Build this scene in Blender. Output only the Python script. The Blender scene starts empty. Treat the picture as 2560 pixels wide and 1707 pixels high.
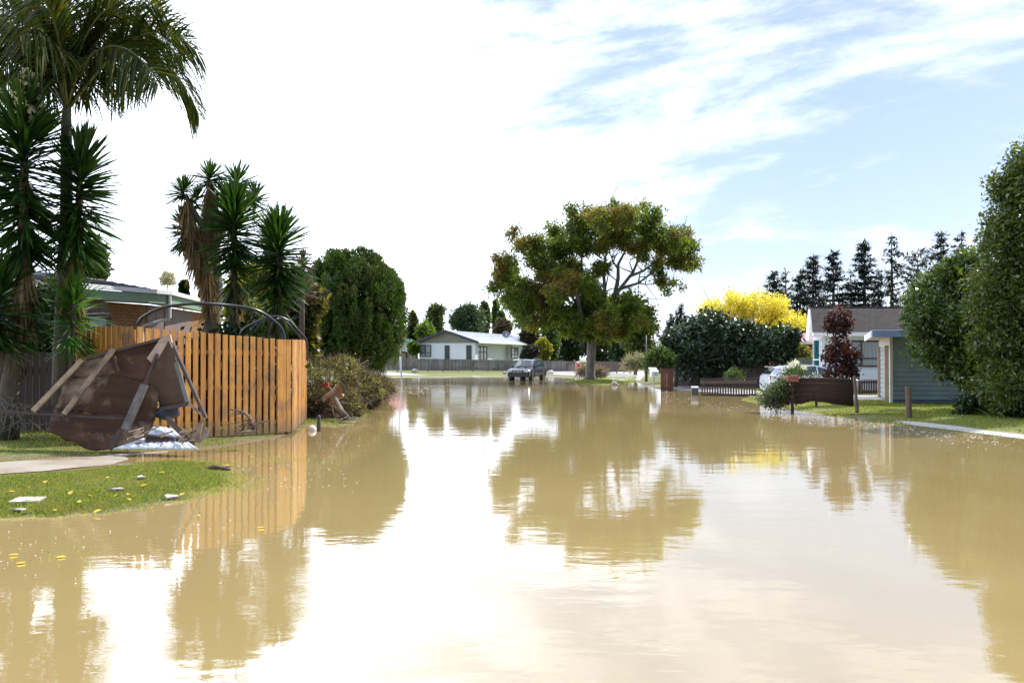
import bpy, bmesh, math, random
import numpy as np
from mathutils import Vector, Matrix
R = math.radians
F = 2489.0; CAMH = 1.65; HOR = 897.0
PITCH = math.atan((HOR - 853.5) / F)
SC = bpy.context.scene

# ------------------------------------------------------------------ camera
cd = bpy.data.cameras.new('camera'); cam = bpy.data.objects.new('camera', cd)
SC.collection.objects.link(cam); SC.camera = cam
cam.location = (0, 0, CAMH); cam.rotation_euler = (R(90) + PITCH, 0, 0)
cd.sensor_width = 36; cd.lens = F / 2560 * 36; cd.clip_end = 5000; cd.clip_start = 0.1

# ------------------------------------------------------------------ light
SUN_AZ = R(52); SUN_EL = R(47)          # azimuth measured from +Y towards +X
SUN_STRENGTH = 4.2; SKY_STRENGTH = 0.11; EXPOSURE = 0.58
SC.view_settings.view_transform = 'Standard'; SC.view_settings.look = 'None'
SC.view_settings.exposure = EXPOSURE; SC.view_settings.gamma = 1
to_sun = Vector((math.sin(SUN_AZ) * math.cos(SUN_EL), math.cos(SUN_AZ) * math.cos(SUN_EL), math.sin(SUN_EL)))
sl = bpy.data.lights.new('sun', 'SUN'); sl.energy = SUN_STRENGTH; sl.angle = R(0.6); sl.color = (1, .95, .86)
so = bpy.data.objects.new('sun', sl); SC.collection.objects.link(so)
so.rotation_euler = (-to_sun).to_track_quat('-Z', 'Y').to_euler(); so.location = (20, 0, 40)

world = bpy.data.worlds.new('World'); SC.world = world; world.use_nodes = True
wt = world.node_tree; wt.nodes.clear(); N = wt.nodes.new; LK = wt.links.new
def wmath(op, a, b=None, clamp=False):
    n = N('ShaderNodeMath'); n.operation = op; n.use_clamp = clamp
    for i, v in enumerate((a, b)):
        if v is None: continue
        if isinstance(v, (int, float)): n.inputs[i].default_value = v
        else: LK(v, n.inputs[i])
    return n.outputs[0]
out = N('ShaderNodeOutputWorld'); bg = N('ShaderNodeBackground'); LK(bg.outputs[0], out.inputs[0])
bg.inputs[1].default_value = SKY_STRENGTH
sky = N('ShaderNodeTexSky'); sky.sky_type = 'NISHITA'; sky.sun_disc = False
sky.sun_elevation = SUN_EL; sky.sun_rotation = SUN_AZ; sky.altitude = 20; sky.air_density = 1.0; sky.dust_density = .6; sky.ozone_density = 2.0
tc = N('ShaderNodeTexCoord'); sp = N('ShaderNodeSeparateXYZ'); LK(tc.outputs['Generated'], sp.inputs[0])
X, Y_, Z = sp.outputs
cmb = N('ShaderNodeCombineXYZ'); LK(wmath('MULTIPLY', X, 3.2), cmb.inputs[0]); LK(wmath('MULTIPLY', Y_, 2.6), cmb.inputs[1])
LK(wmath('ADD', wmath('MULTIPLY', Z, 12.0), wmath('MULTIPLY', X, -1.6)), cmb.inputs[2])          # long streaks rising gently to the right
nz = N('ShaderNodeTexNoise'); nz.inputs['Scale'].default_value = 1.0; nz.inputs['Detail'].default_value = 9; nz.inputs['Roughness'].default_value = .58; nz.inputs['Distortion'].default_value = .5
LK(cmb.outputs[0], nz.inputs['Vector'])
cm2 = N('ShaderNodeVectorMath'); cm2.operation = 'ADD'; cm2.inputs[1].default_value = (5.3, 1.7, 9.1); LK(cmb.outputs[0], cm2.inputs[0])
nz2 = N('ShaderNodeTexNoise'); nz2.inputs['Scale'].default_value = 3.0; nz2.inputs['Detail'].default_value = 8; nz2.inputs['Roughness'].default_value = .66; LK(cm2.outputs[0], nz2.inputs['Vector'])
cov = wmath('ADD', nz.outputs[0], wmath('MULTIPLY', wmath('SUBTRACT', nz2.outputs[0], .5), .60))
leftb = wmath('MULTIPLY', wmath('SUBTRACT', .15, X), 1.0)       # cloud deck thickens towards the left of the street
leftb = wmath('MAXIMUM', wmath('MINIMUM', leftb, .8), -.06)
lowb = wmath('MULTIPLY', wmath('MAXIMUM', wmath('SUBTRACT', .09, Z), 0.0), 2.6)
cov = wmath('ADD', wmath('ADD', cov, leftb), lowb); cov = wmath('SUBTRACT', cov, wmath('MULTIPLY', wmath('MAXIMUM', wmath('SUBTRACT', .15, Y_), 0.0), 1.6))   # clearer behind the camera
mr = N('ShaderNodeMapRange'); mr.interpolation_type = 'SMOOTHSTEP'; LK(cov, mr.inputs[0]); mr.inputs[1].default_value = .38; mr.inputs[2].default_value = .72; mr.inputs[3].default_value = .2
skm = N('ShaderNodeMixRGB'); skm.blend_type = 'MULTIPLY'; skm.inputs[0].default_value = 1; LK(sky.outputs[0], skm.inputs[1]); skm.inputs[2].default_value = (.76, .76, .90, 1)
mx = N('ShaderNodeMixRGB'); LK(mr.outputs[0], mx.inputs[0]); LK(skm.outputs[0], mx.inputs[1]); 
gl = wmath('MULTIPLY', wmath('MAXIMUM', wmath('SUBTRACT', .30, X), 0.0), 1.6); gl = wmath('ADD', wmath('MINIMUM', gl, 1.3), 1.0)      # thin bright deck in front and to the left
cc = N('ShaderNodeVectorMath'); cc.operation = 'SCALE'; cc.inputs[0].default_value = (7.5, 8.2, 9.6); LK(gl, cc.inputs['Scale']); LK(cc.outputs[0], mx.inputs[2])
LK(mx.outputs[0], bg.inputs[0])

def text_mesh(name, body, size, align, loc, m, parent, bold=0):
    fc = bpy.data.curves.new(name, 'FONT'); fc.body = body; fc.size = size; fc.align_x = align; fc.align_y = 'CENTER'; fc.extrude = .003; fc.offset = bold
    tmp = bpy.data.objects.new(name + '_curve', fc); SC.collection.objects.link(tmp); me = bpy.data.meshes.new_from_object(tmp.evaluated_get(bpy.context.evaluated_depsgraph_get()))
    bpy.data.objects.remove(tmp); me.materials.clear(); me.materials.append(m); o = bpy.data.objects.new(name, me); SC.collection.objects.link(o); o.parent = parent; o.location = loc; o.rotation_euler = (math.radians(90), 0, 0); return o
# ------------------------------------------------------------------ pixel -> world
def P(px, py, Y):
    a = (px - 1280) / F; v = (853.5 - py) / F
    d = Vector((a, math.cos(PITCH) - v * math.sin(PITCH), v * math.cos(PITCH) + math.sin(PITCH)))
    k = Y / d.y
    return Vector((d.x * k, Y, CAMH + d.z * k))
def G(px, py, z=0.0):
    a = (px - 1280) / F; v = (853.5 - py) / F
    d = Vector((a, math.cos(PITCH) - v * math.sin(PITCH), v * math.cos(PITCH) + math.sin(PITCH)))
    k = (z - CAMH) / d.z
    return Vector((d.x * k, d.y * k, z))

# ------------------------------------------------------------------ materials
def ramp(nt, fac, stops):
    r = nt.nodes.new('ShaderNodeValToRGB'); e = r.color_ramp.elements
    while len(e) < len(stops): e.new(.5)
    for el, (p, c) in zip(e, stops): el.position = p; el.color = (*c, 1)
    nt.links.new(fac, r.inputs[0]); return r.outputs[0]
def noise(nt, vec, scale, detail=4, rough=.55, stretch=None, dist=0):
    if stretch:
        m = nt.nodes.new('ShaderNodeMapping'); m.inputs['Scale'].default_value = stretch; nt.links.new(vec, m.inputs[0]); vec = m.outputs[0]
    n = nt.nodes.new('ShaderNodeTexNoise'); n.inputs['Scale'].default_value = scale; n.inputs['Detail'].default_value = detail
    n.inputs['Roughness'].default_value = rough; n.inputs['Distortion'].default_value = dist; nt.links.new(vec, n.inputs['Vector']); return n.outputs[0]
def base(name):
    m = bpy.data.materials.new(name); m.use_nodes = True; nt = m.node_tree
    return m, nt, nt.nodes['Principled BSDF']
ISL = set(('orange_stained_timber', 'weathered_grey_timber', 'orange_stained_rail', 'red_brown_slats'))
def mat(name, c1, c2=None, scale=3, rough=.6, bump=0, stretch=None, metal=0, spec=.5, lo=.35, hi=.65, bscale=None, coord='Object', dirt=None, coat=0):
    m, nt, b = base(name); c2 = c2 or tuple(x * .8 for x in c1)
    t = nt.nodes.new('ShaderNodeTexCoord'); vec = t.outputs[coord]
    n = noise(nt, vec, scale, 6, .6, stretch)
    col = ramp(nt, n, [(lo, c1), (hi, c2)])
    if dirt:                                   # (colour, scale, lo, hi) second layer of staining
        n2 = noise(nt, vec, dirt[1], 5, .65)
        f = nt.nodes.new('ShaderNodeMapRange'); f.inputs[1].default_value = dirt[2]; f.inputs[2].default_value = dirt[3]; nt.links.new(n2, f.inputs[0])
        mm = nt.nodes.new('ShaderNodeMixRGB'); nt.links.new(f.outputs[0], mm.inputs[0]); nt.links.new(col, mm.inputs[1]); mm.inputs[2].default_value = (*dirt[0], 1); col = mm.outputs[0]
    if name in ISL:                            # board to board variation
        g = nt.nodes.new('ShaderNodeNewGeometry'); v_ = ramp(nt, g.outputs['Random Per Island'], [(0, (.68, .64, .62)), (.6, (1, 1, 1)), (1, (1.12, 1.08, 1.0))])
        mm = nt.nodes.new('ShaderNodeMixRGB'); mm.blend_type = 'MULTIPLY'; mm.inputs[0].default_value = 1; nt.links.new(col, mm.inputs[1]); nt.links.new(v_, mm.inputs[2]); col = mm.outputs[0]
    if name in ('orange_stained_timber',):     # silt line left by the flood
        s_ = nt.nodes.new('ShaderNodeSeparateXYZ'); g2 = nt.nodes.new('ShaderNodeNewGeometry'); nt.links.new(g2.outputs['Position'], s_.inputs[0]); a_ = nt.nodes.new('ShaderNodeMath'); a_.operation = 'MULTIPLY_ADD'; nt.links.new(n, a_.inputs[0]); a_.inputs[1].default_value = -.5; nt.links.new(s_.outputs[2], a_.inputs[2])
        f_ = nt.nodes.new('ShaderNodeMapRange'); f_.inputs[1].default_value = -.12; f_.inputs[2].default_value = .22; f_.inputs[3].default_value = .75; f_.inputs[4].default_value = 0; nt.links.new(a_.outputs[0], f_.inputs[0])
        mm = nt.nodes.new('ShaderNodeMixRGB'); nt.links.new(f_.outputs[0], mm.inputs[0]); nt.links.new(col, mm.inputs[1]); mm.inputs[2].default_value = (.17, .115, .07, 1); col = mm.outputs[0]
    nt.links.new(col, b.inputs['Base Color']); b.inputs['Roughness'].default_value = rough; b.inputs['Metallic'].default_value = metal
    b.inputs['Specular IOR Level'].default_value = spec; b.inputs['Coat Weight'].default_value = coat; b.inputs['Coat Roughness'].default_value = .05
    if bump:
        bn = nt.nodes.new('ShaderNodeBump'); bn.inputs['Strength'].default_value = bump; bn.inputs['Distance'].default_value = .02
        nt.links.new(noise(nt, vec, bscale or scale * 3, 5, .6, stretch), bn.inputs['Height']); nt.links.new(bn.outputs[0], b.inputs['Normal'])
    return m
def leafmat(name, cols, trans=.35, rough=.45, big=None, bigscale=.5, spec=.5):
    """cols: three greens picked per leaf; big: a colour some whole clumps lean to"""
    m, nt, b = base(name)
    g = nt.nodes.new('ShaderNodeNewGeometry')
    col = ramp(nt, g.outputs['Random Per Island'], [(0, cols[0]), (.5, cols[1]), (1, cols[2])])
    if big:
        t = nt.nodes.new('ShaderNodeTexCoord'); n = noise(nt, t.outputs['Object'], bigscale, 3)
        f = nt.nodes.new('ShaderNodeMapRange'); f.inputs[1].default_value = .5; f.inputs[2].default_value = .64; f.inputs[4].default_value = .8; nt.links.new(n, f.inputs[0])
        mm = nt.nodes.new('ShaderNodeMixRGB'); nt.links.new(f.outputs[0], mm.inputs[0]); nt.links.new(col, mm.inputs[1]); mm.inputs[2].default_value = (*big, 1); col = mm.outputs[0]
    nt.links.new(col, b.inputs['Base Color']); b.inputs['Roughness'].default_value = rough; b.inputs['Specular IOR Level'].default_value = spec
    tr = nt.nodes.new('ShaderNodeBsdfTranslucent')
    br = nt.nodes.new('ShaderNodeMixRGB'); br.blend_type = 'MULTIPLY'; br.inputs[0].default_value = 1; nt.links.new(col, br.inputs[1]); br.inputs[2].default_value = (1.9, 1.8, .8, 1)
    nt.links.new(br.outputs[0], tr.inputs[0])
    ms = nt.nodes.new('ShaderNodeMixShader'); ms.inputs[0].default_value = trans
    o = nt.nodes['Material Output']; nt.links.new(b.outputs[0], ms.inputs[1]); nt.links.new(tr.outputs[0], ms.inputs[2]); nt.links.new(ms.outputs[0], o.inputs[0])
    return m

# ------------------------------------------------------------------ object helpers
def tag(o, label=None, cat=None, group=None, kind=None):
    if label: o['label'] = label
    if cat: o['category'] = cat
    if group: o['group'] = group
    if kind: o['kind'] = kind
    return o
def thing(name, label, cat, loc=(0, 0, 0), rotz=0, group=None):
    o = bpy.data.objects.new(name, None); SC.collection.objects.link(o)
    o.location = loc; o.rotation_euler = (0, 0, rotz); o.empty_display_size = .2
    return tag(o, label, cat, group)
def top(o):
    while o.parent: o = o.parent
    return o
def link_mesh(name, me, m, parent=None, local=True, label=None):
    """local=False: vertices are in world space and are brought into the thing's frame"""
    if not local:
        if parent:
            r = top(parent)
            mw = Matrix.Translation(Vector(r.location)) @ Matrix.Rotation(r.rotation_euler[2], 4, 'Z')
            me.transform(mw.inverted()); loc = (0, 0, 0)
        else:
            n = len(me.vertices); a = np.empty(n * 3); me.vertices.foreach_get('co', a); a = a.reshape(-1, 3)
            loc = Vector(((a[:, 0].min() + a[:, 0].max()) / 2, (a[:, 1].min() + a[:, 1].max()) / 2, a[:, 2].min()))
            me.transform(Matrix.Translation(-loc))
    else: loc = (0, 0, 0)
    o = bpy.data.objects.new(name, me); SC.collection.objects.link(o); o.location = loc
    if m: me.materials.append(m)
    if parent: o.parent = parent
    if label: o['label'] = label
    return o
class MB:
    def __init__(s): s.v = []; s.f = []; s.uv = []
    def quad(s, *pts, uv=None):
        b = len(s.v); s.v += [tuple(p) for p in pts]; s.f.append(tuple(range(b, b + len(pts)))); s.uv.append(uv)
        return s
    def box(s, c, d, rz=0, m=None):
        hx, hy, hz = d[0] / 2, d[1] / 2, d[2] / 2; rot = Matrix.Rotation(rz, 3, 'Z') if rz else None
        b = len(s.v)
        for x, y, z in ((-1, -1, -1), (1, -1, -1), (1, 1, -1), (-1, 1, -1), (-1, -1, 1), (1, -1, 1), (1, 1, 1), (-1, 1, 1)):
            p = Vector((x * hx, y * hy, z * hz))
            if rot: p = rot @ p
            if m: p = m @ p
            s.v.append(tuple(p + Vector(c)))
        for f in ((0, 3, 2, 1), (4, 5, 6, 7), (0, 1, 5, 4), (1, 2, 6, 5), (2, 3, 7, 6), (3, 0, 4, 7)):
            s.f.append(tuple(b + i for i in f)); s.uv.append(None)
        return s
    def bar(s, a, b_, w, h, up=(0, 0, 1)):
        a = Vector(a); b_ = Vector(b_); d = b_ - a; L = d.length; d.normalize()
        x = d.cross(Vector(up));
        if x.length < 1e-3: x = Vector((1, 0, 0))
        x.normalize(); u = x.cross(d)
        m = Matrix((x, d, u)).transposed()
        return s.box((a + b_) / 2, (w, L, h), m=m)
    def tube(s, pts, rad, n=8, cap=True):
        pts = [Vector(p) for p in pts]; k = len(pts)
        if isinstance(rad, (int, float)): rad = [rad] * k
        b = len(s.v); ref = Vector((.13, .31, .94))
        for i, p in enumerate(pts):
            d = (pts[min(i + 1, k - 1)] - pts[max(i - 1, 0)]).normalized()
            x = d.cross(ref)
            if x.length < .05: x = d.cross(Vector((1, 0, 0)))
            x.normalize(); y = d.cross(x)
            for j in range(n):
                a = 2 * math.pi * j / n
                s.v.append(tuple(p + (x * math.cos(a) + y * math.sin(a)) * rad[i]))
        for i in range(k - 1):
            for j in range(n):
                j2 = (j + 1) % n
                s.f.append((b + i * n + j, b + i * n + j2, b + (i + 1) * n + j2, b + (i + 1) * n + j)); s.uv.append(None)
        if cap:
            s.f.append(tuple(b + j for j in range(n))[::-1]); s.uv.append(None)
            s.f.append(tuple(b + (k - 1) * n + j for j in range(n))); s.uv.append(None)
        return s
    def slab(s, pts, t, nrm=None):
        pts = [Vector(p) for p in pts]
        if nrm is None:
            nrm = Vector((0, 0, 0)); c = sum(pts, Vector()) / len(pts)
            for i in range(len(pts)): nrm += (pts[i] - c).cross(pts[(i + 1) % len(pts)] - c)
        nrm = Vector(nrm).normalized() * t; b = len(s.v); k = len(pts)
        s.v += [tuple(p) for p in pts] + [tuple(p - nrm) for p in pts]
        s.f.append(tuple(range(b, b + k))); s.uv.append(None)
        s.f.append(tuple(range(b + 2 * k - 1, b + k - 1, -1))); s.uv.append(None)
        for i in range(k):
            j = (i + 1) % k; s.f.append((b + j, b + i, b + k + i, b + k + j)); s.uv.append(None)
        return s
    def wallq(s, a, b_, z0, z1):
        L = (Vector(b_[:2]) - Vector(a[:2])).length
        return s.quad((a[0], a[1], z0), (b_[0], b_[1], z0), (b_[0], b_[1], z1), (a[0], a[1], z1), uv=((0, z0), (L, z0), (L, z1), (0, z1)))
    def boards(s, a, b_, z0, z1, pitch=.18, lip=.022):
        """lapped weatherboards; the outside is on the right of a->b"""
        a = Vector(a[:2]); b_ = Vector(b_[:2]); d = (b_ - a).normalized(); n = Vector((d.y, -d.x))
        z = z0
        while z < z1 - .01:
            zt = min(z + pitch, z1)
            o0 = n * lip; 
            s.quad((*(a + o0), z), (*(b_ + o0), z), (*b_, zt), (*a, zt))
            s.quad((*a, z), (*b_, z), (*(b_ + o0), z), (*(a + o0), z))
            z = zt
        return s
    def build(s, name, m, parent=None, local=True, smooth=False, label=None):
        me = bpy.data.meshes.new(name); me.from_pydata(s.v, [], s.f)
        if any(u is not None for u in s.uv):
            l = me.uv_layers.new(name='UVMap'); i = 0
            for f, uvs in zip(s.f, s.uv):
                for j in range(len(f)):
                    l.data[i].uv = uvs[j] if uvs else (0, 0); i += 1
        if smooth: me.polygons.foreach_set('use_smooth', [True] * len(me.polygons))
        me.update(); return link_mesh(name, me, m, parent, local, label)
def npmesh(name, V, Q, m, parent=None, local=False, smooth=False):
    me = bpy.data.meshes.new(name); V = np.asarray(V, np.float32); Q = np.asarray(Q, np.int32); k = Q.shape[1]
    me.vertices.add(len(V)); me.vertices.foreach_set('co', V.ravel())
    me.loops.add(Q.size); me.loops.foreach_set('vertex_index', Q.ravel())
    me.polygons.add(len(Q)); me.polygons.foreach_set('loop_start', np.arange(len(Q), dtype=np.int32) * k)
    me.polygons.foreach_set('loop_total', np.full(len(Q), k, np.int32))
    if smooth: me.polygons.foreach_set('use_smooth', np.ones(len(Q), bool))
    me.update(calc_edges=True); me.validate()
    return link_mesh(name, me, m, parent, local)

# ------------------------------------------------------------------ terrain
def shore(pts, far=None):
    q = [G(x, y) for x, y in pts]; r = [(p.x, p.y) for p in q]
    if far: r += far
    return np.array(r)
MAIN = shore([(-500, 1165), (-80, 1158), (0, 1153), (110, 1149), (250, 1140), (340, 1131), (430, 1126), (520, 1121), (600, 1110), (690, 1094), (735, 1080), (758, 1064), (790, 1062),
              (835, 1067), (880, 1061), (903, 1049), (915, 1032), (932, 1010), (945, 985), (958, 962), (940, 950), (955, 943), (1060, 942), (1110, 944), (1160, 941), (1250, 941), (1330, 940), (1375, 942), (1430, 944), (1500, 948), (1560, 951), (1600, 958),
              (1612, 966), (1640, 972), (1668, 976), (1700, 974), (1745, 977), (1790, 981), (1850, 985), (1880, 992), (1860, 998), (1900, 1008), (1990, 1022), (2060, 1035), (2150, 1048), (2250, 1060), (2350, 1072), (2450, 1085), (2560, 1096), (2800, 1120)],
             far=[(60, 20), (900, 400), (900, 900), (-900, 900), (-900, 300), (-40, 14)])
NEAR = shore([(-400, 1300), (0, 1291), (120, 1291), (220, 1288), (300, 1281), (400, 1262), (455, 1245), (520, 1222), (560, 1195), (540, 1165), (470, 1150), (400, 1154), (300, 1163), (200, 1173), (100, 1181), (-400, 1215)])
ISLE = shore([(1415, 954), (1450, 959), (1490, 962), (1540, 961), (1575, 956), (1540, 951), (1480, 949), (1430, 951)])
PATHL = shore([(-400, 1215), (0, 1189), (110, 1181), (200, 1170), (270, 1158), (300, 1148), (290, 1140), (0, 1153), (-400, 1168)])
def sdf(poly, x, y):
    x = np.asarray(x, float); y = np.asarray(y, float); d = np.full(x.shape, 1e9); ins = np.zeros(x.shape, bool)
    n = len(poly)
    for i in range(n):
        ax, ay = poly[i]; bx, by = poly[(i + 1) % n]; ex, ey = bx - ax, by - ay
        t = np.clip(((x - ax) * ex + (y - ay) * ey) / (ex * ex + ey * ey + 1e-12), 0, 1)
        d = np.minimum(d, np.hypot(x - ax - t * ex, y - ay - t * ey))
        if abs(ey) > 1e-12:
            c = ((ay > y) != (by > y)) & (x < ex * (y - ay) / ey + ax); ins ^= c
    return np.where(ins, d, -d)
_wob = [(1.3, .9, .3, .05), (3.1, 2.3, 1.1, .03), (.45, .6, 2.0, .09)]
def H(x, y):
    x = np.asarray(x, float); y = np.asarray(y, float)
    w = sum(a * np.sin(fx * x + ph) * np.cos(fy * y - ph) for fx, fy, ph, a in _wob)
    m = np.clip((sdf(MAIN, x, y) + w) * .055, -.17, .11)
    nr = np.clip((sdf(NEAR, x, y) + w + .10 * np.sin(x * 4.7 + 1) * np.cos(y * 5.3) + .06 * np.sin(x * 11 + y * 7)) * .05, -.17, .06)
    il = np.clip((sdf(ISLE, x, y) + w) * .09, -.17, .13)
    pl = np.clip((sdf(PATHL, x, y) + w * .5) * .10, -.17, .045)
    z = np.maximum(np.maximum(m, nr), np.maximum(il, pl))
    t = np.clip((y - 96) / 20, 0, 1); z = z + np.where(m > 0, .22 * t * t * (3 - 2 * t), 0)
    t = np.clip((-x - 5) / 6, 0, 1) * np.clip((y - 18.5) / 4, 0, 1) * (y < 60); z = z + np.where(m > .05, .06 * t, 0)
    return z
def Hs(x, y): return float(H(np.array([x]), np.array([y]))[0])
def ongrass(px, py):
    p = G(px, py); 
    for _ in range(4): p = G(px, py, max(0, Hs(p.x, p.y)))
    return p
ys = np.concatenate([[2.0, 5, 7], np.geomspace(8.5, 130, 420), np.geomspace(135, 2400, 30)]); us = np.linspace(-1.0, 1.0, 521)
YY, UU = np.meshgrid(ys, us, indexing='ij'); XX = UU * YY * .92
ZZ = H(XX, YY)
V = np.stack([XX, YY, ZZ], -1).reshape(-1, 3); nx = len(us)
ii = (np.arange(len(ys) - 1)[:, None] * nx + np.arange(nx - 1)[None]).ravel()
Q = np.stack([ii, ii + 1, ii + nx + 1, ii + nx], -1)
def ground_mat():
    m, nt, b = base('lawn_and_mud'); t = nt.nodes.new('ShaderNodeTexCoord'); vec = t.outputs['Object']
    n1 = noise(nt, vec, 1.1, 6); n2 = noise(nt, vec, 14, 5)
    ga = ramp(nt, n1, [(.3, (.09, .12, .02)), (.7, (.18, .18, .045))])
    gb = ramp(nt, n2, [(.35, (.07, .09, .016)), (.7, (.24, .26, .06))])
    g = nt.nodes.new('ShaderNodeMixRGB'); g.inputs[0].default_value = .55; nt.links.new(ga, g.inputs[1]); nt.links.new(gb, g.inputs[2])
    mud = ramp(nt, n2, [(.3, (.17, .125, .075)), (.7, (.30, .24, .16))])
    s = nt.nodes.new('ShaderNodeSeparateXYZ'); gm = nt.nodes.new('ShaderNodeNewGeometry'); nt.links.new(gm.outputs['Position'], s.inputs[0])
    a = nt.nodes.new('ShaderNodeMath'); a.operation = 'MULTIPLY_ADD'; nt.links.new(n1, a.inputs[0]); a.inputs[1].default_value = -.09; nt.links.new(s.outputs[2], a.inputs[2])
    f = nt.nodes.new('ShaderNodeMapRange'); f.inputs[1].default_value = -.05; f.inputs[2].default_value = .012; nt.links.new(a.outputs[0], f.inputs[0])
    mm = nt.nodes.new('ShaderNodeMixRGB'); nt.links.new(f.outputs[0], mm.inputs[0]); nt.links.new(mud, mm.inputs[1]); nt.links.new(g.outputs[0], mm.inputs[2])
    nt.links.new(mm.outputs[0], b.inputs['Base Color'])
    rr = nt.nodes.new('ShaderNodeMapRange'); rr.inputs[3].default_value = .28; rr.inputs[4].default_value = .9; nt.links.new(f.outputs[0], rr.inputs[0]); nt.links.new(rr.outputs[0], b.inputs['Roughness'])
    bn = nt.nodes.new('ShaderNodeBump'); bn.inputs['Strength'].default_value = .8; bn.inputs['Distance'].default_value = .04; nt.links.new(noise(nt, vec, 22, 5), bn.inputs['Height']); nt.links.new(bn.outputs[0], b.inputs['Normal'])
    return m
tag(npmesh('ground', V, Q, ground_mat(), smooth=True), kind='structure')

def water_mat():
    m, nt, b = base('muddy_floodwater'); t = nt.nodes.new('ShaderNodeTexCoord'); vec = t.outputs['Object']
    col = ramp(nt, noise(nt, vec, .22, 6, .6, (1, .45, 1), .8), [(.32, (.325, .24, .10)), (.55, (.365, .275, .118)), (.72, (.42, .325, .15))])
    nt.links.new(col, b.inputs['Base Color']); b.inputs['Roughness'].default_value = .03; b.inputs['IOR'].default_value = 2.75
    n1 = noise(nt, vec, 5.5, 3, .5, (1, 1.5, 1)); n2 = noise(nt, vec, 1.1, 2, .5, (1, 1.6, 1)); n3 = noise(nt, vec, .22, 3, .5)
    # wind patches: rougher water in some patches, glassy in others
    pr = nt.nodes.new('ShaderNodeMapRange'); pr.inputs[1].default_value = .38; pr.inputs[2].default_value = .68; pr.inputs[3].default_value = .35; pr.inputs[4].default_value = .85; nt.links.new(n3, pr.inputs[0])
    k = nt.nodes.new('ShaderNodeMath'); k.operation = 'MULTIPLY_ADD'; nt.links.new(n2, k.inputs[0]); k.inputs[1].default_value = 3.6; nt.links.new(n1, k.inputs[2])
    k2 = nt.nodes.new('ShaderNodeMath'); k2.operation = 'MULTIPLY'; nt.links.new(k.outputs[0], k2.inputs[0]); nt.links.new(pr.outputs[0], k2.inputs[1])
    bn = nt.nodes.new('ShaderNodeBump'); bn.inputs['Strength'].default_value = 1.0; bn.inputs['Distance'].default_value = .0017
    nt.links.new(k2.outputs[0], bn.inputs['Height']); nt.links.new(bn.outputs[0], b.inputs['Normal'])
    return m
w = MB().quad((-400, -30, 0), (400, -30, 0), (400, 150, 0), (-400, 150, 0)).build('water', water_mat()); tag(w, kind='structure')

concrete = mat('damp_concrete', (.46, .42, .36), (.36, .31, .24), 1.2, .42, .25, bscale=30, dirt=((.24, .18, .11), .9, .5, .7))
concrete_wet = mat('silt_covered_concrete', (.62, .60, .58), (.50, .47, .43), .8, .28, .2, bscale=25, dirt=((.35, .30, .22), 1.7, .55, .75))
def sheet(name, pts, m, dz=.012, n=26):
    """flat paving between two edge lines: pts is a closed outline, pixels on the ground, draped over the terrain"""
    bm = bmesh.new(); vs = []
    for x, y in pts:
        p = ongrass(x, y); vs.append(bm.verts.new((p.x, p.y, 0)))
    bm.faces.new(vs); bmesh.ops.triangulate(bm, faces=bm.faces[:])
    L = max((a.co - b.co).length for a in vs for b in vs)
    for _ in range(6):
        es = [e for e in bm.edges if e.calc_length() > max(.25, L / n)]
        if not es: break
        bmesh.ops.subdivide_edges(bm, edges=es, cuts=1); bmesh.ops.triangulate(bm, faces=bm.faces[:])
    co = np.array([v.co[:] for v in bm.verts]); z = H(co[:, 0], co[:, 1])
    for v, h in zip(bm.verts, z): v.co.z = h + dz
    bmesh.ops.recalc_face_normals(bm, faces=bm.faces[:])
    me = bpy.data.meshes.new(name); bm.to_mesh(me); bm.free()
    for p in me.polygons:
        if p.normal.z < 0: p.flip()
    return tag(link_mesh(name, me, m, None, True), kind='structure')
sheet('footpath', [(-300, 1208), (0, 1187), (110, 1179), (200, 1169), (330, 1155), (420, 1140), (420, 1128), (300, 1136), (110, 1150), (0, 1157), (-300, 1172)], concrete)
sheet('far_footpath', [(925, 931), (1010, 934), (1075, 941), (1010, 940.5), (940, 938.5), (925, 937)], concrete_wet)
sheet('far_kerb', [(1150, 943), (1185, 940.8), (1248, 941.2), (1248, 944), (1190, 945)], concrete_wet)
sheet('far_driveway', [(1372, 931.5), (1450, 932), (1520, 927), (1608, 925), (1612, 940), (1600, 952), (1560, 952), (1500, 946), (1430, 942), (1372, 938.5)], concrete_wet)
sheet('driveway', [(1682, 962), (1745, 963), (1885, 978), (1930, 982), (2080, 985), (2215, 991), (2215, 1001), (2000, 1000), (1900, 996), (1870, 990), (1800, 982), (1745, 978), (1684, 974)], concrete_wet)
sheet('footpath_right', [(2235, 1052), (2300, 1056), (2400, 1067), (2480, 1079), (2600, 1092), (2600, 1102), (2440, 1084), (2350, 1072), (2270, 1062), (2230, 1057)], concrete_wet)

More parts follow.
